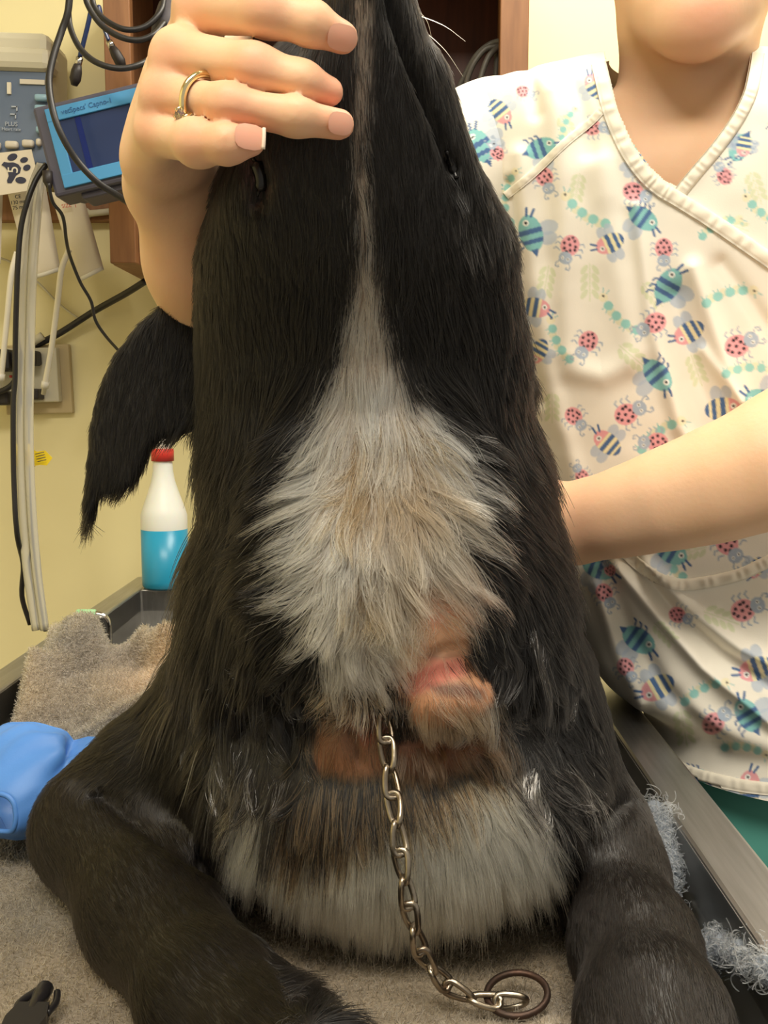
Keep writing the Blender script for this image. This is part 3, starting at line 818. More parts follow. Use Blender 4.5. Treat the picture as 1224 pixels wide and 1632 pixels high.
DN = vnormals(DV, DQ)
dpx, dpy = proj(DV)
front = (DV[:, 1] < 0.60) & (DN[:, 1] < 0.2)
dcol = np.tile(np.array(srgb(24, 21, 19)), (len(DV), 1))
dcol[:] += (vnoise(DV * 40, 1) * 0.002)[:, None]
def dye(poly, col, soft, amt=1.0):
    k = (sstep(soft, -soft, sdpoly(dpx, dpy, poly)) * amt * front)[:, None]
    dcol[:] = dcol * (1 - k) + np.array(col) * k
WHITE1 = [(566, 0), (590, 0), (588, 120), (580, 250), (592, 330), (598, 400), (612, 470), (622, 540), (650, 600), (684, 650), (708, 690), (718, 740), (724, 800), (726, 860), (736, 905),
          (700, 935), (670, 950), (645, 985), (632, 1040), (622, 1095), (570, 1100), (540, 1080), (520, 1040), (500, 980), (492, 920), (488, 860), (490, 800), (496, 760), (506, 710), (514, 660), (530, 600), (548, 530), (562, 460), (572, 400), (568, 300), (566, 200), (572, 100)]
WHITE2 = [(385, 1270), (415, 1240), (430, 1290), (470, 1345), (510, 1345), (545, 1320), (600, 1298), (650, 1285), (700, 1280), (750, 1248), (800, 1232), (840, 1250), (868, 1300), (880, 1360),
          (860, 1400), (800, 1432), (720, 1458), (620, 1478), (520, 1462), (430, 1425), (370, 1395), (345, 1360), (362, 1310)]
dye(WHITE1, srgb(132, 118, 104), 14)
dye(WHITE2, srgb(130, 118, 98), 14)
dye([(500, 1135), (560, 1128), (612, 1140), (622, 1180), (612, 1232), (560, 1240), (498, 1225)], srgb(132, 92, 66), 10)
dye([(560, 1130), (612, 1135), (615, 1175), (580, 1185)], srgb(168, 84, 66), 12, 0.8)
dye([(640, 1160), (800, 1140), (810, 1180), (740, 1230), (640, 1240), (622, 1200)], srgb(112, 72, 50), 12)
dye([(650, 1000), (668, 950), (735, 935), (748, 985), (745, 1035), (690, 1050), (632, 1098), (625, 1060)], srgb(206, 158, 124), 9)
dye([(672, 955), (720, 945), (735, 975), (690, 1000)], srgb(212, 142, 122), 10, 0.8)
dye([(640, 1095), (690, 1052), (740, 1042), (780, 1062), (798, 1100), (790, 1150), (740, 1172), (670, 1172), (645, 1150), (632, 1120)], srgb(176, 128, 96), 7)
dye([(645, 1085), (690, 1055), (735, 1050), (745, 1075), (690, 1095), (650, 1112)], srgb(206, 122, 110), 8, 0.85)
dye([(680, 1092), (740, 1088), (775, 1102), (770, 1116), (700, 1110)], srgb(74, 40, 34), 6, 0.8)
dye([(690, 1168), (740, 1166), (785, 1150), (780, 1165), (720, 1182)], srgb(84, 42, 30), 6, 0.8)
for (x, y, r_s) in ((662, 1056, 5), (671, 1050, 4), (680, 1046, 5), (690, 1044, 5), (700, 1041, 5), (656, 1065, 4), (720, 1040, 4), (685, 1012, 4), (742, 1026, 3)):
    dye(oval(x, y, r_s, r_s * .8, 0, 10), srgb(74, 30, 26), 2.5, 0.9)
dye(oval(412, 285, 32, 46, 8), srgb(62, 40, 38), 16, 0.8)
dye(oval(412, 285, 14, 28, 8), srgb(84, 52, 50), 8, 0.7)
dog_base = np.array([0.0, 0.62, ZT])
dog = mesh('dog', DV, DQ, M['dog_skin'], at=dog_base, label='black and white long-haired dog lying on the towel, muzzle held up', category='dog')
color_attr(dog, 'tint', dcol)

# nose and eyes (turned away from the camera, above the frame)
mesh('nose', *join([lathe([(0, -.009), (.009, -.008), (.014, -.002), (.013, .005), (.007, .010), (0, .011)], np.array([P(588, -262, .462)[0], .452, CZ + .246]), 20, 1.1, 0.95)]), M['dog_wet'], dog)
# wet lip edge glinting at the mouth corner
bvh_dog = BVHTree.FromPolygons([Vector(v) for v in DV], [tuple(int(i) for i in q) for q in DQ])
def hit(bvh, px, py, lift=0.0):
    o = Vector((0, 0, CZ)); d_ = Vector(P(px, py, 1.0)) - o; d_.normalize()
    h = bvh.ray_cast(o, d_)
    if h[0] is None: return None
    return np.array(h[0]) + np.array(h[1]) * lift
for sx in (-1, 1):
    c = np.array(bvh_dog.find_nearest(Vector((-0.025 + sx * 0.036, 0.70, CZ + 0.175)))[0])
    mesh('eye', *lathe([(0, -.008), (.0056, -.0056), (.008, 0), (.0056, .0056), (0, .008)], c, 16), M['dog_eye'], dog)
lp = [hit(bvh_dog, x, y, 0.0006) for x, y in ((712, 240), (719, 256), (724, 270), (728, 284))]
mesh('lip', *tube(catmull(lp, 16), [0.0012] * 4 + [0.0026] * 8 + [0.0012] * 4, 8), M['dog_wet'], dog)
lp = [hit(bvh_dog, x, y, 0.0002) for x, y in ((402, 250), (412, 270), (416, 292), (410, 312))]
mesh('lip', *tube(catmull(lp, 16), [0.001] * 3 + [0.0034] * 10 + [0.001] * 3, 8), M['dog_wet'], dog)

# ================================================================== PERSON
def lerp(a, b, t_): return np.asarray(a) * (1 - t_) + np.asarray(b) * t_
PB = np.array([0.42, 0.92, 0.0])
# --- right arm and hand (photo left), fine grid
RS = P(742, 268, .885); RE = P(430, 760, .790); RW = P(270, 292, .545)
hF = Field((-0.175, 0.395, CZ - 0.13), (0.105, 0.93, CZ + 0.245), 0.0017)
RFm = lerp(RE, RW, .45)
hF.cone(RS, RE, .046, .040, 0.02)
hF.chain([RE, RFm, lerp(RE, RW, .8), RW], [.040, .036, .0265, .0215], 0.02)
hF.cone(lerp(RE, RW, .75) + [.008, .006, 0], RW + [.010, .010, .004], .024, .020, 0.02)
# back of the hand
MCP = dict(i=P(322, 14, .470), m=P(286, 92, .462), r=P(268, 156, .463), p=P(256, 212, .470))
RAD = dict(i=.0125, m=.0125, r=.0118, p=.0108)
cw_ = {'i': RW + [.004, .004, .012], 'm': RW + [-.002, .0, .008], 'r': RW + [-.005, -.002, .002], 'p': RW + [-.007, -.001, -.006]}
for k in 'imrp':
    mid_ = lerp(MCP[k], cw_[k], .5) + np.array([-.0035, .002, .002])
    hF.chain([MCP[k], mid_, cw_[k]], [RAD[k], .0125, .0140], 0.010)
hF.cone(lerp(MCP['m'], RW, .35) + [.004, .004, 0], lerp(MCP['r'], RW, .6) + [.004, .004, 0], .016, .017, 0.012)
hF.cone(P(300, 120, .50), RW + [.004, .01, 0], .018, .020, 0.014)
# thumb behind the muzzle
hF.chain([RW + [.012, .012, .014], P(326, 90, .545), P(392, 8, .572), P(450, -40, .585)], [.018, .0155, .0115, .0085], 0.010)
# fingers
gF = Field(hF.lo, hF.lo + hF.h * (hF.n - 1), hF.h)
FING = dict(i=[(322, 10, .470), (425, 18, .436), (495, 37, .4365), (546, 60, .441)],
            m=[(286, 92, .462), (405, 108, .437), (480, 131, .4385), (524, 147, .444)],
            r=[(268, 156, .463), (368, 170, .434), (472, 184, .4345), (541, 198, .442)],
            p=[(256, 212, .468), (316, 226, .438), (362, 227, .430), (398, 224, .431)])
FR = dict(i=[.0118, .0098, .0086, .0068], m=[.0118, .0096, .0084, .0066], r=[.0110, .0092, .0080, .0066], p=[.0105, .0092, .0082, .0068])
def smchain(fp, rr):
    p = [P(*q) for q in fp]; return p, rr
for k in 'imrp':
    p, rr = smchain(FING[k], FR[k])
    loc_ = Field(np.min(p, 0) - .025, np.max(p, 0) + .025, hF.h)
    # align to the shared lattice
    off = np.round((loc_.lo - hF.lo) / hF.h); loc_.lo = hF.lo + off * hF.h
    loc_.chain(p, rr, 0.004)
    loc_.ell(p[1] + [0, .001, 0], (rr[1] * 1.03,) * 3, 0.006)
    loc_.ell(p[2] + [0, .0005, 0], (rr[2] * 1.0,) * 3, 0.004)
    o_i = off.astype(int); o0 = np.maximum(o_i, 0); o1 = np.minimum(o_i + loc_.n, hF.n)
    sl = tuple(slice(a_, b_2) for a_, b_2 in zip(o0, o1)); l2 = tuple(slice(a_ - c_, b_2 - c_) for a_, b_2, c_ in zip(o0, o1, o_i))
    A_g = gF.F[sl]; D_g = loc_.F[l2]
    gF.F[sl] = np.minimum(A_g, D_g) + .0017 * np.exp(-((A_g - D_g) / .0028) ** 2) * (np.abs(D_g) < .03)
hh = np.clip(0.5 + 0.5 * (hF.F - gF.F) / .006, 0, 1)
hF.F = hF.F + (gF.F - hF.F) * hh - .006 * hh * (1 - hh)
HV, HQ = hF.mesh(); del hF, gF, hh
HV = laplace(HV, HQ, 3, .5)

# --- head, neck, torso, left arm, coarser grid
bF = Field((-0.02, 0.58, CZ - 0.40), (0.72, 1.12, CZ + 0.62), 0.0042)
NK = P(1092, 215, .885); HC = P(1108, -140, .862)
bF.cone(P(1086, 290, .90), P(1098, 60, .872), .060, .054, 0.02)
bF.cone(P(1060, 260, .885), P(1045, 40, .872), .024, .022, 0.02); bF.cone(P(1120, 260, .885), P(1148, 40, .872), .024, .022, 0.02)
# skull, jaw, chin
bF.ell(HC + [0, .02, .045], (.076, .095, .095), 0.02)
bF.ell(P(1110, -60, .845), (.060, .070, .062), 0.03)
CHN = P(1110, 42, .782)
bF.ell(CHN + [0, .002, .002], (.024, .019, .016), 0.03)
bF.cone(CHN + [-.008, .006, .002], P(1022, -60, .850), .019, .022, 0.022)
bF.cone(CHN + [.008, .006, .002], P(1198, -60, .850), .019, .022, 0.022)
bF.ell(P(1110, 20, .81), (.040, .04, .026), 0.02)
MOU = CHN + np.array([0, -.003, .030])
bF.ell(MOU + [0, .004, -.004], (.022, .010, .006), 0.008); bF.ell(MOU + [0, .003, .006], (.023, .010, .005), 0.005)
NOS = CHN + np.array([0, -.014, .068])
bF.chain([NOS + [0, .018, .045], NOS], [.008, .011], 0.012)
bF.ell(NOS + [-.011, .006, -.002], (.007, .009, .006), 0.006); bF.ell(NOS + [.011, .006, -.002], (.007, .009, .006), 0.006)
bF.ell(HC + [-.032, -.052, .026], (.024, .016, .008), 0.012); bF.ell(HC + [.032, -.052, .026], (.024, .016, .008), 0.012)
for sx in (-1, 1): bF.ell(HC + [sx * .078, .02, .0], (.008, .018, .030), 0.006)
# collar bones, chest, torso, hips (inside the top)
bF.ell((0.262, .90, CZ + .19), (.150, .070, .050), 0.04)
bF.chain([(0.27, .905, CZ + .15), (0.33, .925, CZ - .06), (0.41, .92, CZ - .30)], [.095, .090, .095], 0.05, sq=(1.35, .9, 1))
bF.cone(P(1010, 205, .868), P(880, 190, .885), .016, .020, 0.02)
bF.cone(P(1170, 205, .868), P(1330, 190, .885), .016, .020, 0.02)
bF.cone((0.262 + .02, .90, CZ + .21), (0.262 + .175, .90, CZ + .205), .045, .050, 0.03)
bF.cone((0.262 - .02, .90, CZ + .21), RS + [.012, .01, 0], .045, .044, 0.03)
bF.cone(RS + [.012, .01, 0], lerp(RS, RE, .35), .044, .043, 0.02)
LS = np.array([0.262 + .185, .90, CZ + .20]); LE = P(1440, 618, .735)
LW = P(912, 836, .765)
bF.cone(LS, LE, .046, .041, 0.02)
LP = [LE, P(1300, 700, .715), P(1224, 742, .715), P(1130, 776, .725), P(1050, 800, .735), P(980, 820, .75), LW]
bF.chain(LP, [.043, .0440, .0420, .0375, .0325, .0285, .0262], 0.02)
LH = P(856, 850, .79)
bF.cone(LW, LH, .026, .028, 0.02, sq=(1, .7, 1.1))
for k in range(4):
    a_ = LH + np.array([-.018, -.006, .026 - .017 * k])
    bF.chain([a_, a_ + [-.032, -.010 - .002 * k, -.004], a_ + [-.052, -.026, -.008]], [.010, .009, .0075], 0.003)
bF.chain([LW + [-.02, .0, .02], LH + [.0, -.012, .045], LH + [-.02, -.03, .062]], [.014, .011, .009], 0.006)
BV, BQ = bF.mesh(); del bF
BV = laplace(BV, BQ, 4, .5)
nB = len(BV)
PV = np.vstack([BV, HV]); PQ = np.vstack([BQ, HQ + nB])
# skin tone
base = np.array(srgb(238, 196, 160)); pink = np.array(srgb(230, 152, 128)); ochre = np.array(srgb(230, 184, 136))
n1 = np.clip(.35 + .7 * vnoise(PV * 45, 20) + .3 * vnoise(PV * 120, 21), 0, 1)[:, None]
pc = base * (1 - .35 * n1) + ochre * .35 * n1
def blush(c, r, amt):
    global pc
    k = (amt * np.exp(-(np.linalg.norm(PV - np.asarray(c), axis=1) / r) ** 2))[:, None]
    pc = pc * (1 - k) + pink * k
for k in 'imrp':
    blush(P(*FING[k][0]) + [0, -.01, 0], .010, .45); blush(P(*FING[k][1]) + [0, -.008, 0], .010, .35); blush(P(*FING[k][3]), .012, .6)
blush(CHN + [0, -.016, .004], .022, .5); blush(MOU + [0, -.008, 0], .018, .5); blush(LW + [.01, -.02, .005], .02, .4); blush(lerp(RE, RW, .8) + [0.01, -.02, 0], .03, .3)
person = mesh('person', PV, PQ, M['skin'], at=PB, label='person in insect-print scrub top holding up the dog\'s muzzle', category='person')
color_attr(person, 'tint', pc)
# fingernails
def nail(px, py, Y, ux_, size, tip=False):
    c = hit(bvh_hand, px, py, 0.0003)
    o_ = Vector((0, 0, CZ)); dd_ = Vector(P(px, py, 1.0)) - o_; dd_.normalize(); h_ = bvh_hand.ray_cast(o_, dd_)
    n_ = np.array(h_[1]); u_ = np.asarray(ux_, float); u_ -= n_ * (u_ @ n_); u_ /= np.linalg.norm(u_); v_ = np.cross(n_, u_)
    V, Fc, m_, q_ = [], [], 10, 14
    for i in range(m_ + 1):
        for j in range(q_):
            r_n = i / m_; a_ = 2 * math.pi * j / q_
            x_ = size * .62 * np.sign(math.cos(a_)) * abs(math.cos(a_)) ** .7 * r_n; y_ = size * .5 * np.sign(math.sin(a_)) * abs(math.sin(a_)) ** .7 * r_n
            V.append(c + u_ * x_ + v_ * y_ + n_ * (.0006 - 34 * y_ * y_ - 16 * x_ * x_ * (x_ > 0)))
    for i in range(m_):
        for j in range(q_): Fc.append((i * q_ + j, (i + 1) * q_ + j, (i + 1) * q_ + (j + 1) % q_, i * q_ + (j + 1) % q_))
    nl_ = mesh('fingernail', V, Fc, M['nail'], person)
    if tip:
        mesh('nail_tip', *tube(catmull([c + u_ * size * .55 + v_ * y_ * size + n_ * (.0006 - 34 * (y_ * size) ** 2) for y_ in (-.4, -.2, 0, .2, .4)], 10), .0009, 6), M['nail_tip'], nl_)
bvh_hand = BVHTree.FromPolygons([Vector(v) for v in HV], [tuple(int(i) for i in q) for q in HQ])
nail(545, 60, 0, (1, 0, -.25), .0105); nail(542, 197, 0, (1, 0, -.15), .0092); nail(398, 218, 0, (1, 0, -.05), .0105, True)
# ring
fa, fb = P(*FING['r'][0]), P(*FING['r'][1]); t_r = .60
rc = lerp(fa, fb, t_r); ax_ = fb - fa; ax_ /= np.linalg.norm(ax_)
e1 = np.cross(ax_, [0, 0, 1]); e1 /= np.linalg.norm(e1); e2 = np.cross(e1, ax_)
ang_ = np.linspace(0, 2 * np.pi, 40, endpoint=False)
rgp = rc + .0116 * (np.cos(ang_)[:, None] * e1 + np.sin(ang_)[:, None] * e2)
ring = mesh('ring', *tube(rgp, .0016, 10, closed=True, flat=(1, 1)), M['gold'], person, label='gold ring with a small clear stone')
gdir = -e2 * .55 + (e1 if e1[1] < 0 else -e1) * .8; gdir /= np.linalg.norm(gdir)
gc = rc + gdir * .0132
gv, gf = lathe([(0, -.0030), (.0034, .0004), (.0026, .0018), (0, .0018)], (0, 0, 0), 8)
Rg = np.array(Vector((0, 0, 1)).rotation_difference(Vector(gdir)).to_matrix())
mesh('stone', gv @ Rg.T + gc, gf, M['gem'], ring, False)
for k in range(4):
    a_ = k * math.pi / 2 + .4; q_ = Rg @ np.array([.0032 * math.cos(a_), .0032 * math.sin(a_), 0])
    mesh('claw', *tube([gc + q_ - gdir * .003, gc + q_ + gdir * .0018], .0007, 6), M['gold'], ring)
# eyes, lips, hair of the head (above the frame)
for sx in (-1, 1):
    mesh('eye', *lathe([(0, -.011), (.008, -.0078), (.011, 0), (.008, .0078), (0, .011)], HC + [sx * .031, -.0655, .010], 20), M['eye_white'], person)
    mesh('iris', *lathe([(0, -.0045), (.0036, -.003), (.0048, 0), (.0036, .003), (0, .0045)], HC + [sx * .031, -.0730, .010], 16), M['dog_eye'], person)
mesh('lower_lip', *tube(catmull([MOU + [-.022, .003, .000], MOU + [-.010, -.0075, -.004], MOU + [0, -.009, -.005], MOU + [.010, -.0075, -.004], MOU + [.022, .003, .000]], 16), [.001] * 2 + [.0042] * 12 + [.001] * 2, 8), M['lip'], person)
hrF = Field(HC + [-.11, -.10, -.16], HC + [.11, .20, .17], .004)
hrF.ell(HC + [0, .030, .052], (.086, .104, .104), 0.0)
hrF.ell(HC + [0, .125, .050], (.040, .038, .042), 0.01)
sl, X, Y_, Z = hrF.sub(HC - .5, HC + .5)
fc = np.sqrt(((X - HC[0]) / .072) ** 2 + ((Y_ - (HC[1] - .095)) / .085) ** 2 + ((Z - (HC[2] - .015)) / .105) ** 2) - 1
hrF.F = np.maximum(hrF.F, -(fc * .072).astype(np.float32))
hrF.F = np.maximum(hrF.F, ((HC[2] - .030) - Z + 0 * X + 0 * Y_).astype(np.float32))
hvv, hqq = hrF.mesh(); hvv = laplace(hvv, hqq, 3, .5)
mesh('hair', hvv, hqq, M['hair_brown'], person)

# ------------------------------------------------------------------ scrub top
# rings: height, centre x, half width, centre y, half depth front, half depth back
RG = [(.298, .262, .066, .895, .046, .050), (.291, .260, .098, .895, .060, .060), (.279, .258, .136, .893, .078, .072), (.268, .257, .176, .892, .092, .082), (.254, .258, .208, .890, .104, .090),
      (.228, .260, .224, .890, .112, .098), (.180, .264, .218, .892, .118, .104), (.12, .274, .192, .896, .122, .108), (.05, .290, .182, .902, .124, .110), (-.03, .312, .178, .906, .126, .112), (-.10, .330, .180, .905, .130, .114),
      (-.17, .350, .190, .900, .138, .118), (-.225, .380, .198, .895, .146, .122), (-.258, .402, .197, .892, .150, .124), (-.276, .434, .190, .890, .154, .126), (-.312, .440, .196, .886, .158, .130)]
RGa = np.array(RG)
sarc = np.concatenate([[0], np.cumsum(np.hypot(np.diff(RGa[:, 0]), np.diff(RGa[:, 2])))])
NR, NC1, NC2 = 860, 540, 60
srow = np.linspace(0, sarc[-1], NR)
ring_v = np.stack([np.interp(srow, sarc, RGa[:, k]) for k in range(6)], 1)
for k in range(6):  # round the profile
    ker = np.hanning(41); ker /= ker.sum()
    padv = np.concatenate([np.full(20, ring_v[0, k]) + (ring_v[0, k] - ring_v[1:21, k][::-1]), ring_v[:, k], np.full(20, ring_v[-1, k]) + (ring_v[-1, k] - ring_v[-21:-1, k][::-1])])
    ring_v[:, k] = np.convolve(padv, ker, 'valid')
uf = np.linspace(0, 1, NC1); uf = uf * .80 / 1.0            # dense: the side towards the dog and the front
ub = np.linspace(.80, 2.0, NC2 + 1)[1:-1]
U = np.concatenate([uf, ub]); NC = len(U)
ca, sa = np.cos(np.pi * U), np.sin(np.pi * U)
e_x, e_y = .85, .80
px_ = -np.sign(ca) * np.abs(ca) ** e_x; py_ = np.sign(sa) * np.abs(sa) ** e_y
z_, cx_, a_, cy_, bf_, bb_ = ring_v.T
SX = cx_[:, None] + a_[:, None] * px_[None]
SY = cy_[:, None] - np.where(sa[None] > 0, bf_[:, None], bb_[:, None]) * py_[None]
SZ = CZ + z_[:, None] - 0.020 * (1 - np.abs(px_[None])) ** 1.5 * np.clip((z_[:, None] - .15) / .14, 0, 1)
SV = np.stack([SX, SY, SZ], -1).reshape(-1, 3)
spx, spy = proj(SV)
sfront = np.tile(sa > -.02, NR)
def fold(pl, w_, amp):
    d__ = polydist(spx, spy, pl)
    return amp * np.exp(-(d__ / w_) ** 2) * sfront
FO = np.zeros(len(SV))
for pl, w_, amp in (
    ([(885, 150), (900, 330), (905, 560)], 22, .007), ([(960, 260), (985, 420), (1010, 560)], 26, .006), ([(1015, 330), (1040, 520), (1085, 680), (1130, 760)], 15, .008),
    ([(1105, 430), (1150, 560), (1200, 680)], 16, .009), ([(1075, 470), (1110, 600), (1150, 690)], 18, -.007), ([(830, 250), (850, 420), (880, 620), (930, 800)], 16, .006), ([(812, 290), (830, 470), (860, 640)], 9, -.006),
    ([(910, 590), (960, 600), (1000, 585)], 20, .005), ([(840, 110), (850, 150), (855, 180)], 12, -.005), ([(905, 120), (925, 170), (940, 240)], 16, -.005), ([(745, 160), (765, 220), (790, 300), (800, 380)], 10, .006), ([(770, 190), (790, 260), (806, 360)], 8, -.006),
    ([(985, 905), (1040, 970), (1120, 1060), (1230, 1150)], 12, .010), ([(1005, 890), (1070, 970), (1150, 1040), (1240, 1100)], 11, -.010), ([(1030, 900), (1100, 970), (1180, 1030), (1240, 1060)], 13, .008),
    ([(960, 900), (1000, 1000), (1060, 1100), (1150, 1190)], 14, -.007), ([(950, 930), (980, 1030), (1020, 1120)], 12, .007), ([(1100, 1130), (1170, 1170), (1250, 1200)], 20, .006),
    ([(1150, 420), (1190, 470), (1250, 560)], 14, -.006), ([(1120, 560), (1180, 640)], 10, .005)):
    FO += fold(pl, w_, amp)
FO += .0016 * vnoise(SV * 22, 22) * sfront + .0007 * vnoise(SV * 60, 23) * sfront
SV[:, 1] -= FO; SV[:, 0] -= FO * .3
i = np.arange(NR - 1)[:, None] * NC + np.arange(NC)[None]; j = np.arange(NR - 1)[:, None] * NC + (np.arange(NC)[None] + 1) % NC
SQ = np.stack([i, j, j + NC, i + NC], -1).reshape(-1, 4)
spx, spy = proj(SV)
NECK = [(960, 68), (966, 100), (984, 175), (1008, 228), (1036, 266), (1060, 288), (1083, 299), (1105, 268), (1140, 226), (1172, 182), (1190, 140), (1198, 95), (1204, 50), (1204, -80), (960, -80)]
qc = SV[SQ].mean(1); qx, qy = proj(qc)
inner = inpoly(qx, qy, NECK) & (qc[:, 1] < .905)
coarse = np.arange(0, NR - 1, 6)[:, None] * NC + np.arange(0, NC1 - 1, 6)[None]
def cell(i_): return np.stack([i_, i_ + 6, i_ + 6 * NC + 6, i_ + 6 * NC], -1).reshape(-1, 4)
cq = cell(np.arange(0, NR - 7, 6)[:, None] * NC + np.arange(0, NC1 - 7, 6)[None])
bvh_s = BVHTree.FromPolygons([Vector(v) for v in SV], [tuple(int(k) for k in q) for q in cq])
SQ = SQ[~inner]

# ---- the print: insects and leaves
SCOL = np.tile(np.array(srgb(246, 240, 226)), (len(SV), 1))
TEAL, TEAL2, NAVY, GREY, PINK, DARK, PALE, CREAM, LEAF, WHT = [np.array(srgb(*c)) for c in ((140, 200, 200), (156, 212, 206), (80, 112, 160), (184, 198, 216), (240, 170, 176), (44, 40, 50), (228, 226, 190), (244, 234, 190), (216, 224, 184), (250, 250, 245))]
idx_front = np.nonzero(sfront & (spx > 560) & (spx < 1560))[0]
fx_, fy2 = spx[idx_front], spy[idx_front]
def local(cx0, cy0, deg, R_):
    m = np.nonzero((np.abs(fx_ - cx0) < R_) & (np.abs(fy2 - cy0) < R_))[0]
    r = math.radians(deg); dx, dy = fx_[m] - cx0, fy2[m] - cy0
    return idx_front[m], dx * math.cos(r) + dy * math.sin(r), -dx * math.sin(r) + dy * math.cos(r)
def pt_(id_, mask, col, al=1.0): SCOL[id_[mask]] = SCOL[id_[mask]] * (1 - al) + col * al
def el(u, v, cu, cv, ru, rv): return ((u - cu) / ru) ** 2 + ((v - cv) / rv) ** 2 < 1
def seg(u, v, pts__, w_): return polydist(u, v, pts__) < w_
def bee(x, y, deg, s_, pinkface=False):
    s_ *= 1.22
    id_, u, v = local(x, y, deg, 70 * s_); u, v = u / s_, v / s_
    wings = ((-2, -24, 10, 14), (12, -21, 9, 12)) if not pinkface else ((-6, -21, 8, 11), (8, -22, 8, 11), (-6, 21, 8, 11), (8, 22, 8, 11))
    for w_ in wings: pt_(id_, el(u, v, *w_), GREY, .75)
    body = el(u, v, 0, 0, 25, 16)
    pt_(id_, body, CREAM if pinkface else TEAL)
    for a0, a1 in ((-6, 1), (8, 14)) if not pinkface else ((-4, 3), (9, 15), (19, 26)): pt_(id_, body & (u > a0) & (u < a1), NAVY)
    if pinkface: pt_(id_, body & (u < -9), PINK)
    else: pt_(id_, (u > 22) & (u < 33) & (np.abs(v) < (33 - u) * .5), NAVY)
    pt_(id_, el(u, v, -15, 3, 4.2, 4.2), WHT); pt_(id_, el(u, v, -15, 3, 2.0, 2.0), DARK)
    for q in (((-22, -6), (-30, -12)), ((-24, 0), (-34, -3))): pt_(id_, seg(u, v, q, 1.7), NAVY)
    if not pinkface:
        for q in (-2, 7, 16): pt_(id_, seg(u, v, ((q, 14), (q + 2, 20), (q + 6, 21)), 1.2), NAVY)
def ladybug(x, y, deg, s_):
    s_ *= 1.18
    id_, u, v = local(x, y, deg, 60 * s_); u, v = u / s_, v / s_
    for q in (-9, 0, 9):
        for sg in (-1, 1): pt_(id_, seg(u, v, ((4 + q, 13 * sg), (7 + q, 20 * sg), (3 + q, 23 * sg)), 1.0), GREY * .85)
    pt_(id_, el(u, v, 7, 0, 17, 15), PINK)
    for (a0, b0) in ((0, -7), (0, 3), (8, -10), (8, 0), (8, 9), (16, -5), (16, 5), (3, 10), (20, 0), (-4, -2)): pt_(id_, el(u, v, a0, b0, 2.5, 2.3), DARK)
    pt_(id_, el(u, v, -14, 0, 10, 11), GREY * .92)
    for sg in (-1, 1):
        pt_(id_, el(u, v, -15, 4.5 * sg, 2.6, 2.6), WHT); pt_(id_, el(u, v, -15, 4.5 * sg, 1.2, 1.2), DARK)
        pt_(id_, seg(u, v, ((-20, 7 * sg), (-26, 12 * sg), (-31, 11 * sg), (-31, 6 * sg), (-28, 7 * sg)), 1.0), GREY * .8)
def caterpillar(x, y, deg, s_, n=4):
    s_ *= 1.1
    id_, u, v = local(x, y, deg, 95 * s_); u, v = u / s_, v / s_
    for k in range(n):
        if k < n - 1: pt_(id_, el(u, v, -24 + 24 * k + 12, 6 * math.sin(k + .5) + 3, 9, 8), PALE, .7)
    for k in range(n):
        cv = 6 * math.sin(k * 1.0)
        for sg in (-3, 3): pt_(id_, seg(u, v, ((-24 + 24 * k + sg, cv + 8), (-24 + 24 * k + sg * 1.6, cv + 14)), .9), TEAL)
        pt_(id_, el(u, v, -24 + 24 * k, cv, 9.5, 9), TEAL2)
    pt_(id_, el(u, v, -42, -6, 9, 9), CREAM, .6); pt_(id_, el(u, v, -44, -8, 2.4, 2.4), DARK)
    pt_(id_, seg(u, v, ((-48, -13), (-54, -20)), .9), TEAL); pt_(id_, seg(u, v, ((-42, -15), (-42, -23)), .9), TEAL)
def sprig(x, y, deg, s_):
    id_, u, v = local(x, y, deg, 80 * s_); u, v = u / s_, v / s_
    pt_(id_, seg(u, v, ((-30, 0), (30, 0)), .9), LEAF, .8)
    for k in range(4):
        for sg in (-1, 1):
            du, dv = u - (-20 + 13 * k), v - 9 * sg
            c_, s2 = math.cos(.6 * sg), math.sin(.6 * sg)
            pt_(id_, el(du * c_ + dv * s2, -du * s2 + dv * c_, 0, 0, 9, 4.2), LEAF, .75)
r7 = np.random.default_rng(7); EXTRA = []
while len(EXTRA) < 46:          # the print goes on where the dog, the arm and the frame hide it
    x_m, y_m = r7.uniform(640, 1540), r7.uniform(170, 1230)
    if 800 < x_m < 1250 and not (900 < x_m and 690 < y_m < 860): continue
    if any(math.hypot(x_m - e[1], y_m - e[2]) < 62 for e in EXTRA): continue
    if x_m < 800 and y_m < 330: continue
    EXTRA.append((int(r7.integers(0, 4)), x_m, y_m, r7.uniform(0, 360)))
ACC = np.zeros_like(SCOL); BASE_ = SCOL.copy(); fx0, fy0 = fx_, fy2
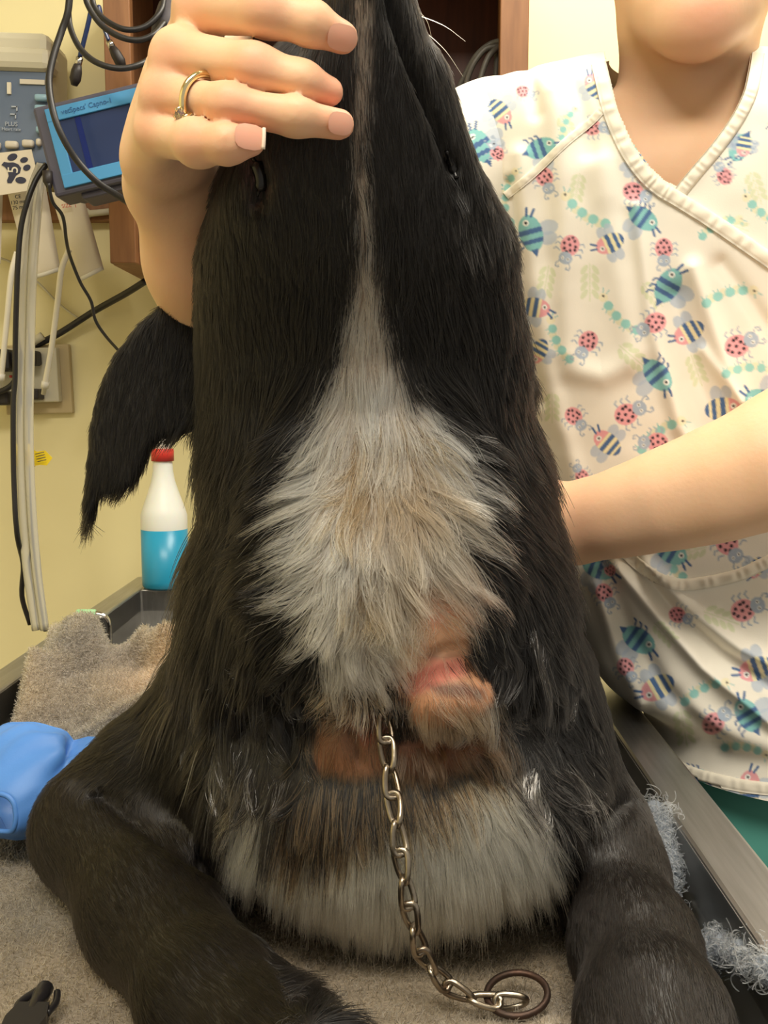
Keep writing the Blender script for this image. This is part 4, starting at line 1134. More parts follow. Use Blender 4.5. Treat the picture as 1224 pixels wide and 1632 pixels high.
for ox, oy in ((-.5, -.25), (.25, -.5), (.5, .25), (-.25, .5)):
    SCOL[:] = BASE_; fx_ = fx0 + ox * 1.6; fy2 = fy0 + oy * 1.6
    for a__ in ((940, 450, 90, 1), (1010, 570, 40, 1), (1110, 590, 70, .9), (1100, 880, 160, .9), (1090, 1160, 80, 1), (1150, 985, 20, 1), (870, 450, 100, .9), (905, 205, 60, .8), (1040, 470, 50, .8), (880, 650, 90, .8), (1210, 700, 40, 1), (1060, 1010, 45, .8), (920, 300, 100, .8), (1205, 300, 70, .9), (1170, 360, 20, .8)): sprig(*a__)
    for a__ in ((930, 335, 30, .78), (985, 500, 40, .75), (1165, 470, 160, .78), (890, 540, 60, .7), (1055, 690, 140, .78), (1125, 1100, 150, .72), (1195, 590, 170, .72), (1190, 1195, 185, .66), (812, 300, 100, .6), (1000, 225, 20, .6), (1065, 890, 50, .7), (1150, 360, 150, .65), (1215, 335, 30, .7), (905, 195, 110, .5)): caterpillar(*a__)
    for a__ in ((862, 236, 160, .82), (846, 372, 75, .98), (1065, 455, 120, .98), (1048, 598, 230, .95), (1025, 348, 215, .85), (764, 232, 60, .95), (1018, 1020, 215, .95), (1192, 1140, 60, .95), (955, 905, 200, .9), (1070, 880, 210, .9), (1180, 235, 300, .8), (1215, 640, 20, .95), (980, 195, 215, .5), (1110, 1238, 190, .7), (760, 330, 60, .8)): bee(*a__)
    for a__ in ((948, 138, 60, .72), (797, 178, 230, .75), (1016, 262, 240, .72), (972, 388, 335, .78), (1098, 530, 330, .85), (1152, 652, 175, .95), (853, 490, 190, .8), (968, 706, 40, .82), (1048, 1096, 330, .95), (1205, 1066, 340, .95), (1186, 232, 280, .6), (858, 560, 300, .7), (1195, 1255, 90, .9), (1205, 905, 300, .6)): bee(*a__, True)
    for a__ in ((838, 147, 200, .55), (950, 203, 180, .72), (870, 288, 250, .78), (1016, 308, 200, .85), (906, 398, 290, .85), (1058, 402, 270, .8), (934, 550, 300, .85), (1038, 518, 330, .9), (1182, 548, 155, 1.0), (1005, 657, 155, .95), (918, 668, 230, .75), (1163, 872, 235, 1.0), (1192, 970, 160, 1.0), (1000, 1068, 240, .75), (1143, 1148, 140, .95), (1152, 276, 60, .7), (966, 950, 240, .75), (925, 755, 60, .6), (790, 240, 60, .6), (1085, 982, 200, .7), (970, 905, 60, .5)): ladybug(*a__)
    for kind_, x_m, y_m, d_m in EXTRA:
        (bee if kind_ < 2 else ladybug if kind_ == 2 else caterpillar)(x_m, y_m, d_m, .85, *([True] if kind_ == 1 else []))
    ACC += SCOL / 4
SCOL = ACC
scrub = mesh('scrub_top', SV, SQ, M['scrub'], person, label='white scrub top printed with bees, ladybugs and caterpillars')
color_attr(scrub, 'tint', SCOL)

# ---- trim laid on the cloth
def hit_s(px, py):
    o = Vector((0, 0, CZ)); d__ = Vector(P(px, py, 1.0)) - o; d__.normalize()
    h = bvh_s.ray_cast(o, d__)
    return (np.array(h[0]), np.array(h[1])) if h[0] is not None else (None, None)
def band(name, pl, wpx, thick, pucker, n=150, lift=.001):
    c2 = catmull([(x, y, 0) for x, y in pl], n)[:, :2]
    T2 = np.gradient(c2, axis=0); T2 /= np.linalg.norm(T2, axis=1)[:, None]; N2 = np.stack([-T2[:, 1], T2[:, 0]], 1)
    V, m_ = [], 6
    last = None
    for k in range(n):
        row = []
        for q in range(m_ + 1):
            f = q / m_ - .5
            x, y = c2[k] + N2[k] * wpx * f
            p_, n_ = hit_s(x, y)
            if p_ is None: p_ = (last if last is not None else P(x, y, .83))
            last = p_
            h_ = thick * (1 - (2 * f) ** 4) + pucker * math.sin(k * .9 + 1.3 * math.sin(k * .37)) * (1 - (2 * f) ** 2)
            v_ = (np.array([0, 0, CZ]) - p_); v_ /= np.linalg.norm(v_)
            row.append(p_ + v_ * (lift + h_))
        V.append(row)
    V = np.array(V)
    Vb = V + np.array([0, .004, 0])
    A_ = np.vstack([V.reshape(-1, 3), Vb.reshape(-1, 3)]); kk_ = n * (m_ + 1); Fc = []
    for k in range(n - 1):
        for q in range(m_):
            a0 = k * (m_ + 1) + q; Fc += [(a0, a0 + 1, a0 + m_ + 2, a0 + m_ + 1), (kk_ + a0, kk_ + a0 + m_ + 1, kk_ + a0 + m_ + 2, kk_ + a0 + 1)]
        for q in (0, m_):
            a0 = k * (m_ + 1) + q; Fc.append((a0, a0 + m_ + 1, kk_ + a0 + m_ + 1, kk_ + a0))
    return mesh(name, A_, Fc, M['scrub_plain'], scrub)
band('neck_band', [(1209, 84), (1205, 112), (1196, 150), (1176, 190), (1144, 235), (1110, 275), (1080, 312)], 20, .0018, .0005, lift=.0012)
band('neck_band', [(954, 100), (960, 125), (974, 180), (998, 235), (1026, 276), (1052, 300), (1082, 318), (1130, 348), (1180, 382), (1240, 424), (1290, 460)], 24, .0022, .0008, 190, lift=.0026)
band('yoke_seam', [(806, 312), (850, 276), (900, 228), (940, 195), (962, 172)], 13, .0010, .0003, 90)
band('pocket_trim', [(992, 876), (1020, 902), (1050, 922), (1085, 932), (1130, 928), (1180, 916), (1215, 900), (1250, 885)], 19, .0024, .0009, 120, lift=.002)
band('hem_band', [(1062, 1214), (1096, 1230), (1130, 1241), (1180, 1252), (1230, 1258), (1290, 1260)], 20, .0016, .0006, 90)
# sleeve over the right upper arm
sp = [RS + [.06, .0, .004], RS + [.014, -.018, .004], lerp(RS, RE, .25), lerp(RS, RE, .5)]
sc_ = catmull(sp, 240)
sv, sf = tube(sc_, np.interp(np.linspace(0, 1, 240), [0, .2, .6, 1], [.046, .059, .064, .068]), 300, cap=False)
sv += (vnoise(sv * 35, 24) * .003)[:, None]
SCOL = np.tile(np.array(srgb(246, 240, 226)), (len(sv), 1)); fx_, fy2 = proj(sv); idx_front = np.arange(len(sv))
idx_front = idx_front[sv[:, 1] < RS[1] + .03]; fx_, fy2 = fx_[idx_front], fy2[idx_front]
bee(764, 232, 60, .95); bee(797, 178, 230, .75, True); ladybug(790, 240, 60, .6); ladybug(838, 147, 200, .55); caterpillar(812, 300, 100, .6); bee(700, 330, 20, .9); ladybug(730, 420, 70, .8); bee(660, 470, 130, .85, True); ladybug(640, 360, 10, .8)
so = mesh('sleeve', sv, np.array(sf), M['scrub'], scrub); color_attr(so, 'tint', SCOL)
sc_ = catmull([LS + [-.03, 0, .012], LS + [0, -.004, 0], lerp(LS, LE, .25), lerp(LS, LE, .5)], 40)
sv, sf = tube(sc_, np.interp(np.linspace(0, 1, 40), [0, .2, .6, 1], [.050, .060, .064, .068]), 48, cap=False)
so = mesh('sleeve', sv, sf, M['scrub'], scrub); color_attr(so, 'tint', np.tile(np.array(srgb(246, 240, 226)), (len(sv), 1)))

# ------------------------------------------------------------------ trousers and shoes
tF = Field((0.215, 0.70, 0.06), (0.62, 1.10, CZ - 0.28), 0.009)
tF.chain([(.415, .885, CZ - .24), (.42, .89, CZ - .36)], [.125, .135], .03, sq=(1.25, 1.0, 1))
for sx in (-1, 1):
    tF.chain([(.42 + sx * .08, .89, CZ - .40), (.42 + sx * .085, .87, .55), (.42 + sx * .085, .90, .10)], [.098, .078, .070], .02)
TV, TQ = tF.mesh(); TV = laplace(TV, TQ, 2, .5)
mesh('trousers', TV, TQ, M['teal_cloth'], person)
for sx in (-1, 1):
    x = .42 + sx * .085
    sF = Field((x - .07, .72, -.01), (x + .07, 1.02, .14), .006)
    sF.chain([(x, .94, .050), (x, .86, .045), (x, .78, .036)], [.047, .042, .034], .02)
    V_, Q_ = sF.mesh(); V_[:, 2] = np.maximum(V_[:, 2], 0.0)
    mesh('shoe', V_, Q_, M['shoe'], person)

# ================================================================== TOWELS
FUZZ = dict(P=[], R=[], C=[])
def sheet(name, V, nu, nv, thick, colf, label, fuzz_n, fuzz_len, rs):
    """closed cloth sheet from a grid of top points (nu rows x nv columns)"""
    V = np.asarray(V).reshape(nu, nv, 3)
    bot = V - np.array([0, 0, thick])
    A = np.vstack([V.reshape(-1, 3), bot.reshape(-1, 3)]); k = nu * nv
    i = np.arange(nu - 1)[:, None] * nv + np.arange(nv - 1)[None]
    q = np.stack([i, i + 1, i + nv + 1, i + nv], -1).reshape(-1, 4)
    e = np.concatenate([np.arange(nv), np.arange(1, nu) * nv + nv - 1, (nu - 1) * nv + np.arange(nv - 2, -1, -1), np.arange(nu - 2, 0, -1) * nv])
    f = np.roll(e, -1)
    Q = np.vstack([q, q[:, ::-1] + k, np.stack([e, e + k, f + k, f], 1)])
    N_ = vnormals(A, Q)
    if N_[k // 2, 2] < 0: Q = Q[:, ::-1]
    C = colf(A)
    o = mesh(name, A, Q, M['towel'], at=(A[:, 0].mean(), A[:, 1].mean(), A[:, 2].min()), label=label, category='towel')
    color_attr(o, 'tint', C)
    if fuzz_n:
        dn = np.zeros(len(A)); dn[:k] = 1
        N_ = vnormals(A, Q)
        tri, bc = sample_surface(A, Q, dn, fuzz_n, rs)
        R0 = (A[tri] * bc[:, :, None]).sum(1); Nn = (N_[tri] * bc[:, :, None]).sum(1)
        cc_ = (C[tri] * bc[:, :, None]).sum(1) * np.clip(rs.normal(1.0, .38, fuzz_n), .3, 2.0)[:, None]
        dr = Nn * .8 + rs.normal(0, .55, (fuzz_n, 3)); dr /= np.linalg.norm(dr, axis=1)[:, None]
        dr2 = dr + rs.normal(0, .6, (fuzz_n, 3)); dr2 /= np.linalg.norm(dr2, axis=1)[:, None]
        L = fuzz_len * np.clip(rs.normal(1, .3, fuzz_n), .3, 1.8)[:, None]
        pts_ = np.stack([R0, R0 + dr * L * .5, R0 + dr * L * .5 + dr2 * L * .5], 1)
        hair('pile', pts_, np.tile(np.array([.00028, .00026, .00016]), (fuzz_n, 1)), np.repeat(cc_[:, None], 3, 1), M['fuzz'], o, kind='stuff')
    return o

def sample_surface(V, Q, dens, n_total, rng_):
    T = np.vstack([Q[:, [0, 1, 2]], Q[:, [0, 2, 3]]])
    ar = np.linalg.norm(np.cross(V[T[:, 1]] - V[T[:, 0]], V[T[:, 2]] - V[T[:, 0]]), axis=1) * 0.5
    wt = ar * dens[T].mean(1); wt /= wt.sum()
    i = rng_.choice(len(T), n_total, p=wt)
    u = rng_.random(n_total); v = rng_.random(n_total); f = u + v > 1; u[f] = 1 - u[f]; v[f] = 1 - v[f]
    return T[i], np.stack([1 - u - v, u, v], 1)

rs = np.random.default_rng(5)
def tcol(A):
    base = np.array(srgb(138, 129, 115)); blue = np.array(srgb(80, 83, 88)); tan = np.array(srgb(146, 126, 98))
    n1 = np.clip(.45 + .8 * vnoise(A * 14, 7) + .5 * vnoise(A * 60, 8), 0, 1)[:, None]
    n2 = np.clip(vnoise(A * 9, 9) * 1.3 - .1, 0, 1)[:, None]
    return (base * (1 - .6 * n1) + blue * .6 * n1) * (1 - .5 * n2) + tan * .5 * n2
# flat towel under the dog
nu, nv = 200, 120
ys = np.linspace(0.30, 1.06, nu); xs = np.linspace(0, 1, nv)
YY, UU = np.meshgrid(ys, xs, indexing='ij')
xr = np.interp(ys, [.3, .45, .52, .60, .70, .85, 1.06], [.172, .172, .160, .168, .178, .178, .172])[:, None]
XX = -0.362 + UU * (xr + 0.362)
pt = np.stack([XX.ravel(), YY.ravel(), np.zeros(XX.size)], 1)
hz = 0.0028 * vnoise(pt * 16, 10) + 0.0022 * vnoise(pt * 34, 11)
hz += 0.010 * np.exp(-((pt[:, 0] + .30 + .25 * (pt[:, 1] - .5)) / .016) ** 2) * (pt[:, 1] < .62)
hz += 0.007 * np.exp(-((pt[:, 0] + .245 + .5 * (pt[:, 1] - .5)) / .014) ** 2) * (pt[:, 1] < .60)
hz += 0.006 * np.exp(-((pt[:, 1] - .478 - .1 * pt[:, 0]) / .012) ** 2)
hz += 0.018 * sstep(.138, .170, pt[:, 0]) * sstep(.44, .47, pt[:, 1]) * (1 + .3 * vnoise(pt * 40, 14))
Z0 = ZT - 0.004 + hz - np.abs(hz.min()) * 0
pt[:, 2] = Z0
towel = sheet('towel', pt, nu, nv, 0.006, tcol, 'grey terry towel spread flat under the dog in the tub', 110000, .0042, rs)

# bunched towel against the left wall of the tub
nu, nv = 150, 130
vv, uu = np.meshgrid(np.linspace(0, 1, nu), np.linspace(0, 1, nv), indexing='ij')
yy = .745 + .34 * vv
xx = -.358 + (.225 + .02 * np.sin(vv * 3)) * uu + .01 * np.sin(5 * vv)
pt = np.stack([xx.ravel(), yy.ravel(), np.zeros(xx.size)], 1)
def bump(cx_, cy_, rx, ry, h, ang=0):
    c, s_ = math.cos(ang), math.sin(ang); dx = pt[:, 0] - cx_; dy = pt[:, 1] - cy_
    return h * np.exp(-(((dx * c + dy * s_) / rx) ** 2 + ((-dx * s_ + dy * c) / ry) ** 2))
hz = (bump(-.338, 1.00, .030, .060, .060) + bump(-.298, 1.02, .030, .05, .055) + bump(-.232, 1.01, .06, .030, .050, .35) + bump(-.19, .985, .045, .03, .034, .2)
      + bump(-.27, .945, .085, .026, .034, .55) + bump(-.22, .905, .10, .018, .030, .62) + bump(-.20, .86, .10, .016, .022, .6)
      + bump(-.345, .94, .02, .03, .030) + bump(-.255, .985, .014, .035, -.022, .9) - bump(-.285, 1.02, .010, .03, .030))
dg_u = pt[:, 0] * .55 + pt[:, 1] * .83; dg_v = -pt[:, 0] * .83 + pt[:, 1] * .55
plat = sstep(.84, .98, pt[:, 1] + .35 * (pt[:, 0] + .30))
hz = np.maximum(hz, .048 * plat)
rg = 1 - np.abs(vnoise(np.stack([dg_u * 22, dg_v * 8, pt[:, 0] * 4], 1), 12))
hz += (.036 * rg ** 3 - .008) * (.35 + .65 * plat) + .0035 * vnoise(pt * 55, 13)
edge = sstep(0, .10, vv.ravel()) * sstep(0, .05, uu.ravel()) 
pt[:, 2] = ZT + 0.003 + np.maximum(hz * edge, -.001) + .004 * edge
def tcol2(A):
    C = tcol(A)
    k = np.exp(-(((A[:, 0] + .20) / .05) ** 2 + ((A[:, 1] - .965) / .04) ** 2))[:, None] * .65
    C = C * (1 - k) + np.array(srgb(196, 160, 126)) * k
    k = np.exp(-(((A[:, 0] + .22) / .07) ** 2 + ((A[:, 1] - .845) / .035) ** 2))[:, None] * .7
    return C * (1 - k) + np.array(srgb(104, 108, 114)) * k
sheet('bunched_towel', pt, nu, nv, 0.005, tcol2, 'bunched greyish towel heaped against the left tub wall', 90000, .0042, rs)

# ------------------------------------------------------------------ frayed edge of the towel, right
def fray(pathpts, n, spread, loopr, parent, seed):
    r2 = np.random.default_rng(seed); path = catmull(pathpts, 200)
    PT, RR, CC = [], [], []
    for k in range(n):
        c = path[r2.integers(0, 200)] + r2.normal(0, spread, 3) * np.array([1, 1, .8])
        a = r2.normal(0, 1, 3); a /= np.linalg.norm(a); b = np.cross(a, r2.normal(0, 1, 3)); b /= np.linalg.norm(b)
        R_ = loopr * r2.uniform(.35, 1.15); s0 = r2.uniform(0, 6.28); span = r2.uniform(2.5, 6.0)
        tt = s0 + np.linspace(0, span, 9)
        p = c + R_ * (np.cos(tt)[:, None] * a + np.sin(tt)[:, None] * b * .7) + np.linspace(0, 1, 9)[:, None] * r2.normal(0, loopr * .8, 3)
        p[:, 2] = np.maximum(p[:, 2], ZT + .001)
        PT.append(p); RR.append(np.full(9, .00027)); g = r2.uniform(.35, .85)
        CC.append(np.tile(np.array(srgb(150, 158, 168)) * g, (9, 1)))
    hair('frayed_fringe', np.array(PT), np.array(RR), np.clip(np.array(CC), 0, .9), M['fuzz'], parent, kind='stuff')
fray([P(1042, 1288, .655), P(1062, 1330, .632), P(1072, 1372, .612), P(1058, 1400, .60)], 1700, .0055, .0048, towel, 1)
fray([P(1058, 1400, .60), P(1072, 1445, .582), P(1086, 1490, .565), P(1104, 1535, .545)], 900, .0030, .0030, towel, 2)
fray([P(1108, 1535, .53), P(1132, 1515, .53), P(1160, 1508, .52), P(1195, 1526, .49), P(1232, 1548, .46)], 2000, .0045, .0042, towel, 3)
fray([P(1170, 1500, .515), P(1182, 1472, .525)], 60, .0015, .0020, towel, 4)
# core of the frayed strip: lumpy cord of towel
for nm, pl_, r_s in (('frayed_edge', [P(1040, 1284, .656), P(1060, 1330, .632), P(1068, 1372, .612), P(1058, 1402, .60), P(1074, 1455, .58), P(1102, 1530, .548)], .0075),
                ('frayed_edge', [P(1106, 1538, .53), P(1132, 1520, .53), P(1165, 1514, .515), P(1232, 1552, .46)], .0085)):
    p = catmull(pl_, 60); p[:, 2] = np.maximum(p[:, 2], ZT + .006)
    r = r_s * (.75 + .35 * np.sin(np.arange(60) * .9) * np.sin(np.arange(60) * .37))
    o = mesh(nm, *tube(p, r, 12), M['towel'], towel)
    color_attr(o, 'tint', np.tile(np.array(srgb(120, 126, 134)), (len(o.data.vertices), 1)))

# ================================================================== CHAIN
CH = [(612, 1112, .522), (613, 1150, .513), (617, 1192, .508), (622, 1235, .503), (627, 1275, .496), (632, 1310, .490), (637, 1350, .486), (643, 1395, .484), (651, 1440, .484), (660, 1482, .486), (673, 1520, .489), (694, 1552, .493), (722, 1576, .496), (752, 1590, .495), (788, 1596, .494), (822, 1596, .496), (850, 1598, .494)]
cp = catmull([P(*c) for c in CH], 400)
cp[:, 2] = np.maximum(cp[:, 2], ZT + .0045)
arc = np.concatenate([[0], np.cumsum(np.linalg.norm(np.diff(cp, axis=0), axis=1))])
chain = root('choke_chain', cp[-1] * np.array([1, 1, 0]) + np.array([0, 0, ZT]), 'tarnished steel chain hanging from the neck wound onto the towel', 'chain')
pitch = .0142; nl = int(arc[-1] / pitch)
wire_r, hl, hw = .00165, .0102, .0056
a = np.linspace(0, 2 * np.pi, 28, endpoint=False)
def link_curve():
    x = np.sign(np.cos(a)) * np.abs(np.cos(a)) ** .75 * (hl - wire_r); y = np.sign(np.sin(a)) * np.abs(np.sin(a)) ** .75 * (hw - wire_r)
    return x, y
lx, ly = link_curve()
for k in range(nl + 1):
    s_ = min(k * pitch, arc[-1] - .004) + .002
    c = np.array([np.interp(s_, arc, cp[:, j]) for j in range(3)])
    T = np.array([np.interp(s_ + .004, arc, cp[:, j]) for j in range(3)]) - np.array([np.interp(s_ - .004, arc, cp[:, j]) for j in range(3)])
    T /= np.linalg.norm(T)
    tocam = np.array([0, 0, CZ]) - c; tocam -= T * (tocam @ T); tocam /= np.linalg.norm(tocam)
    sd = np.cross(T, tocam)
    ang = math.radians(38 if k % 2 else -38) + random.uniform(-.15, .15)
    S_ = sd * math.cos(ang) + tocam * math.sin(ang); U_ = np.cross(T, S_)
    tw = .0013 * np.sin(2 * a)
    p = c + lx[:, None] * T + ly[:, None] * S_ + tw[:, None] * U_
    lowest = p[:, 2].min() - wire_r
    if lowest < ZT: p[:, 2] += ZT - lowest
    mesh('link', *tube(p, wire_r, 8, closed=True), M['chain'], chain)
# big end ring leaning on the last links
rc = P(824, 1590, .502); rc[2] = ZT + .006
rr = .0165
ax1 = np.array([1, .1, 0.05]); ax1 /= np.linalg.norm(ax1); ax2 = np.array([0, .95, .16]); ax2 /= np.linalg.norm(ax2)
p = rc + rr * (np.cos(a)[:, None] * ax1 + np.sin(a)[:, None] * ax2 * .95)
p[:, 2] += max(0, ZT + .002 - (p[:, 2].min() - .0019))
mesh('end_ring', *tube(p, .0019, 10, closed=True), M['rust'], chain, label='dark rusty end ring')

# ================================================================== BLUE NYLON MUZZLE
A0 = P(92, 1262, .735); B0 = P(-4, 1300, .655)
A0[2] = max(A0[2], ZT + .040); B0[2] = max(B0[2], ZT + .030)
ax_ = B0 - A0; L_ = np.linalg.norm(ax_); ax_ /= L_
e1 = np.cross(ax_, [0, 0, 1]); e1 /= np.linalg.norm(e1); e2 = np.cross(e1, ax_)
nA, nL = 72, 40
V = []
for i in range(nL + 1):
    v = i / nL
    R_ = .050 * (1 - v) ** .8 + .0155 * (1 - (1 - v) ** .8) + .010 * math.sin(math.pi * v)
    for j in range(nA):
        th = 2 * math.pi * j / nA
        wob = 1 + .07 * math.sin(2 * th + 3 * v) + .05 * math.sin(3 * th + 7 * v) * (1 - v) + .03 * math.sin(9 * th + 11 * v) * math.sin(math.pi * v)
        dent = -.016 * math.exp(-(((th - 2.1 - .6 * v) / .16) ** 2)) * math.exp(-((v - .25) / .4) ** 2)
        q = A0 + ax_ * (v * L_ + .010 * math.sin(th) * (1 - v)) + (R_ * wob + dent) * (math.cos(th) * e1 * 1.05 + math.sin(th) * e2 * .92)
        V.append(q)
V = np.array(V); V += vnoise(V * 45, 15)[:, None] * np.array([.0035, .0035, .004]); V[:, 2] = np.maximum(V[:, 2], ZT + .003)
Fc = [(i * nA + j, i * nA + (j + 1) % nA, (i + 1) * nA + (j + 1) % nA, (i + 1) * nA + j) for i in range(nL) for j in range(nA)]
mz = root('nylon_muzzle', np.array([V[:, 0].mean(), V[:, 1].mean(), ZT]), "blue nylon muzzle lying open behind the dog's elbow at the left edge", 'muzzle')
mo = mesh('sleeve', V, Fc, M['blue_nylon'], mz)
sd_ = mo.modifiers.new('thickness', 'SOLIDIFY'); sd_.thickness = .0012
ring = V.reshape(nL + 1, nA, 3)
mesh('nose_binding', *tube(ring[-1], .0019, 8, closed=True), M['blue_nylon'], mz)
mesh('rim_binding', *tube(ring[0], .0017, 8, closed=True), M['blue_nylon'], mz)
for i in (5, 16):
    mesh('seam', *tube(ring[i] + (ring[i] - ring[i].mean(0)) * .012, .0006, 6, closed=True), M['blue_strap'], mz)

# ================================================================== BUCKLE ON A STRAP
bc_ = PZ(52, 1600, -.310)
d0 = PZ(70, 1570, -.310) - PZ(35, 1628, -.310); d0[2] = 0; d0 /= np.linalg.norm(d0); s0 = np.array([d0[1], -d0[0], 0]); u0 = np.array([0, 0, 1.0])
bk = root('buckle', (bc_[0], bc_[1], ZT), 'black plastic side-release buckle on a blue strap, lower left corner', 'buckle')
def loc(x, y, z): return bc_ + s0 * x + d0 * y + u0 * z
zb0 = ZT + .006 - bc_[2]
def prong(pts_, r, name='prong', flat=None): mesh(name, *tube(catmull([loc(x, y, z + zb0) for x, y, z in pts_], 14), r, 10, flat=flat), M['black_plastic'], bk)
mesh('body', *prism([(-.009, -.022), (.009, -.022), (.0105, -.010), (.008, .002), (-.008, .002), (-.0105, -.010)], loc(0, 0, zb0), s0, d0, .008), M['black_plastic'], bk, False)
prong([(0, -.004, 0), (0, .006, .001), (0, .016, .001), (0, .021, .001)], [.0040] * 6 + [.0046] * 6 + [.004, .002])
prong([(-.008, -.002, 0), (-.0095, .006, 0), (-.007, .013, 0), (-.002, .019, .001)], .0022)
prong([(.008, -.002, 0), (.0095, .006, 0), (.0085, .012, 0), (.007, .017, 0)], .0019)
mesh('strap', *prism([(-.011, -.075), (.011, -.075), (.011, -.018), (-.011, -.018)], loc(0, 0, zb0), s0, d0, .0022), M['blue_strap'], bk, False)

# ================================================================== FUR
# control points: photo x, y | flow x, y | length (m) | lift | clump radius weight | curl
CP = [
 (588, -220, 0, 1, .003, .08, .2, 0), (588, -120, 0, 1, .005, .08, .2, 0), (580, 40, 0, 1, .008, .10, .3, .0), (480, 200, -.1, 1, .008, .10, .3, 0), (450, 350, -.05, 1, .009, .10, .3, 0), (680, 200, .25, 1, .008, .1, .3, 0), (700, 350, .12, 1, .010, .14, .4, 0), (760, 400, .3, 1, .013, .2, .6, .1),
 (585, 420, 0, 1, .014, .14, .5, .05), (560, 500, -.25, 1, .020, .16, .5, .1), (625, 510, .2, 1, .018, .16, .5, .1), (400, 520, -.05, 1, .010, .12, .4, .05), (320, 480, -.15, 1, .010, .16, .4, 0), (780, 540, .25, 1, .016, .2, .5, .1),
 (600, 590, 0, 1, .024, .18, .5, .15), (525, 620, -.8, .65, .028, .16, .6, .15), (680, 630, .8, .6, .028, .2, .6, .15), (600, 660, 0, 1, .026, .30, .6, .25), (380, 650, -.1, 1, .014, .14, .5, .05),
 (500, 700, -1, .25, .034, .18, .75, .2), (700, 710, 1, .28, .038, .22, .8, .2), (600, 740, .05, 1, .030, .32, .8, .4), (800, 660, .4, .9, .020, .25, .6, .15), (310, 700, -.8, .7, .016, .3, .6, .1),
 (490, 780, -1, .12, .038, .18, .8, .2), (560, 790, -.5, .8, .030, .3, .8, .5), (700, 790, .9, .45, .042, .24, .85, .2), (620, 820, .2, 1, .034, .28, .8, .35), (850, 760, .7, .75, .022, .3, .6, .15), (380, 800, -.2, 1, .022, .2, .6, .1),
 (480, 860, -1, .10, .040, .18, .8, .2), (560, 870, -.4, .8, .030, .3, .8, .5), (700, 870, .8, .7, .044, .26, .9, .25), (630, 900, .35, .9, .036, .26, .85, .3), (305, 840, -1, .6, .028, .35, .7, .1), (870, 850, .9, .6, .022, .3, .7, .1),
 (485, 940, -1, .12, .036, .18, .8, .2), (560, 950, -.7, .55, .032, .28, .85, .5), (690, 925, .8, .6, .040, .22, .95, .3), (620, 960, .2, .9, .028, .3, .85, .5), (400, 950, -.25, 1, .028, .2, .7, .1), (290, 960, -.9, .8, .032, .32, .75, .1),
 (490, 1020, -.9, .45, .032, .18, .8, .25), (570, 1030, -.2, .8, .028, .28, .85, .6), (625, 1040, .2, .9, .022, .2, .85, .4), (540, 1090, -.4, .8, .026, .2, .85, .4), (600, 1085, .1, 1, .024, .22, .85, .4), (830, 950, .3, 1, .030, .12, .9, .15),
 (420, 1060, -.15, 1, .034, .12, .85, .1), (300, 1080, -.7, .9, .034, .25, .8, .1), (350, 1160, -.3, 1, .032, .14, .9, .15), (450, 1150, -.05, 1, .028, .10, .9, .15), (400, 1230, -.3, .95, .032, .14, .9, .15), (290, 1200, -.5, .8, .018, .12, .6, .1),
 (800, 1020, .2, 1, .030, .10, .95, .2), (860, 1040, .45, .9, .030, .12, .95, .25), (840, 1120, .25, 1, .032, .12, .95, .25), (900, 1140, .35, .95, .028, .12, .95, .2), (850, 1200, .25, 1, .034, .14, .95, .25), (890, 1250, .5, .8, .032, .16, .95, .25),
 (930, 980, .2, 1, .016, .14, .5, .05), (960, 1060, .15, 1, .010, .12, .4, 0), (980, 1160, .1, 1, .010, .12, .4, 0), (1000, 1260, .2, 1, .010, .12, .4, 0),
 (400, 1310, -.25, 1, .034, .14, .75, .08), (470, 1350, -.15, 1, .034, .14, .7, .05), (550, 1370, -.05, 1, .034, .14, .7, .05), (640, 1370, .02, 1, .034, .14, .7, .05), (730, 1350, .12, 1, .036, .15, .7, .08), (810, 1320, .22, 1, .038, .16, .8, .12), (860, 1370, .5, .9, .034, .16, .75, .1),
 (500, 1440, -.1, 1, .032, .1, .7, .05), (620, 1465, 0, 1, .032, .1, .7, .05), (740, 1445, .1, 1, .032, .1, .7, .05), (400, 1400, -.3, 1, .030, .12, .7, .05),
 (560, 1250, -.05, 1, .024, .12, .85, .15), (690, 1240, .25, 1, .024, .14, .85, .2), (780, 1220, .3, .9, .030, .18, .9, .35), (490, 1280, -.1, 1, .026, .1, .85, .1),
 (555, 1190, -.05, 1, .009, .10, .8, .1), (720, 1200, .15, 1, .012, .12, .8, .2), (715, 1110, .25, 1, .014, .22, .85, .25), (690, 1000, .35, .9, .012, .10, .9, .2), (640, 1120, 0, 1, .012, .2, .8, .2),
 (180, 1220, -.6, .6, .010, .14, .4, .05), (100, 1310, -.3, .9, .009, .14, .4, 0), (250, 1330, .1, 1, .010, .14, .4, 0), (200, 1440, .3, .9, .010, .14, .4, .05), (330, 1480, .4, .9, .011, .14, .4, .05), (310, 1600, .35, .95, .011, .14, .4, .05),
 (980, 1350, .05, 1, .009, .12, .4, 0), (960, 1450, .0, 1, .009, .12, .4, 0), (1050, 1450, .3, 1, .009, .12, .4, 0), (1000, 1580, .05, 1, .010, .12, .4, 0), (1100, 1580, .35, 1, .009, .12, .4, 0),
 (220, 600, -.3, 1, .007, .12, .3, 0), (170, 700, -.1, 1, .007, .12, .3, 0), (270, 640, -.1, 1, .008, .14, .4, 0), (290, 560, -.2, 1, .010, .2, .4, 0),
]
CPa = np.array(CP, float)


def nearest(src, q):
    kd = kdtree.KDTree(len(src))
    for i, p in enumerate(src): kd.insert(p, i)
    kd.balance()
    return np.array([kd.find(p)[1] for p in q])

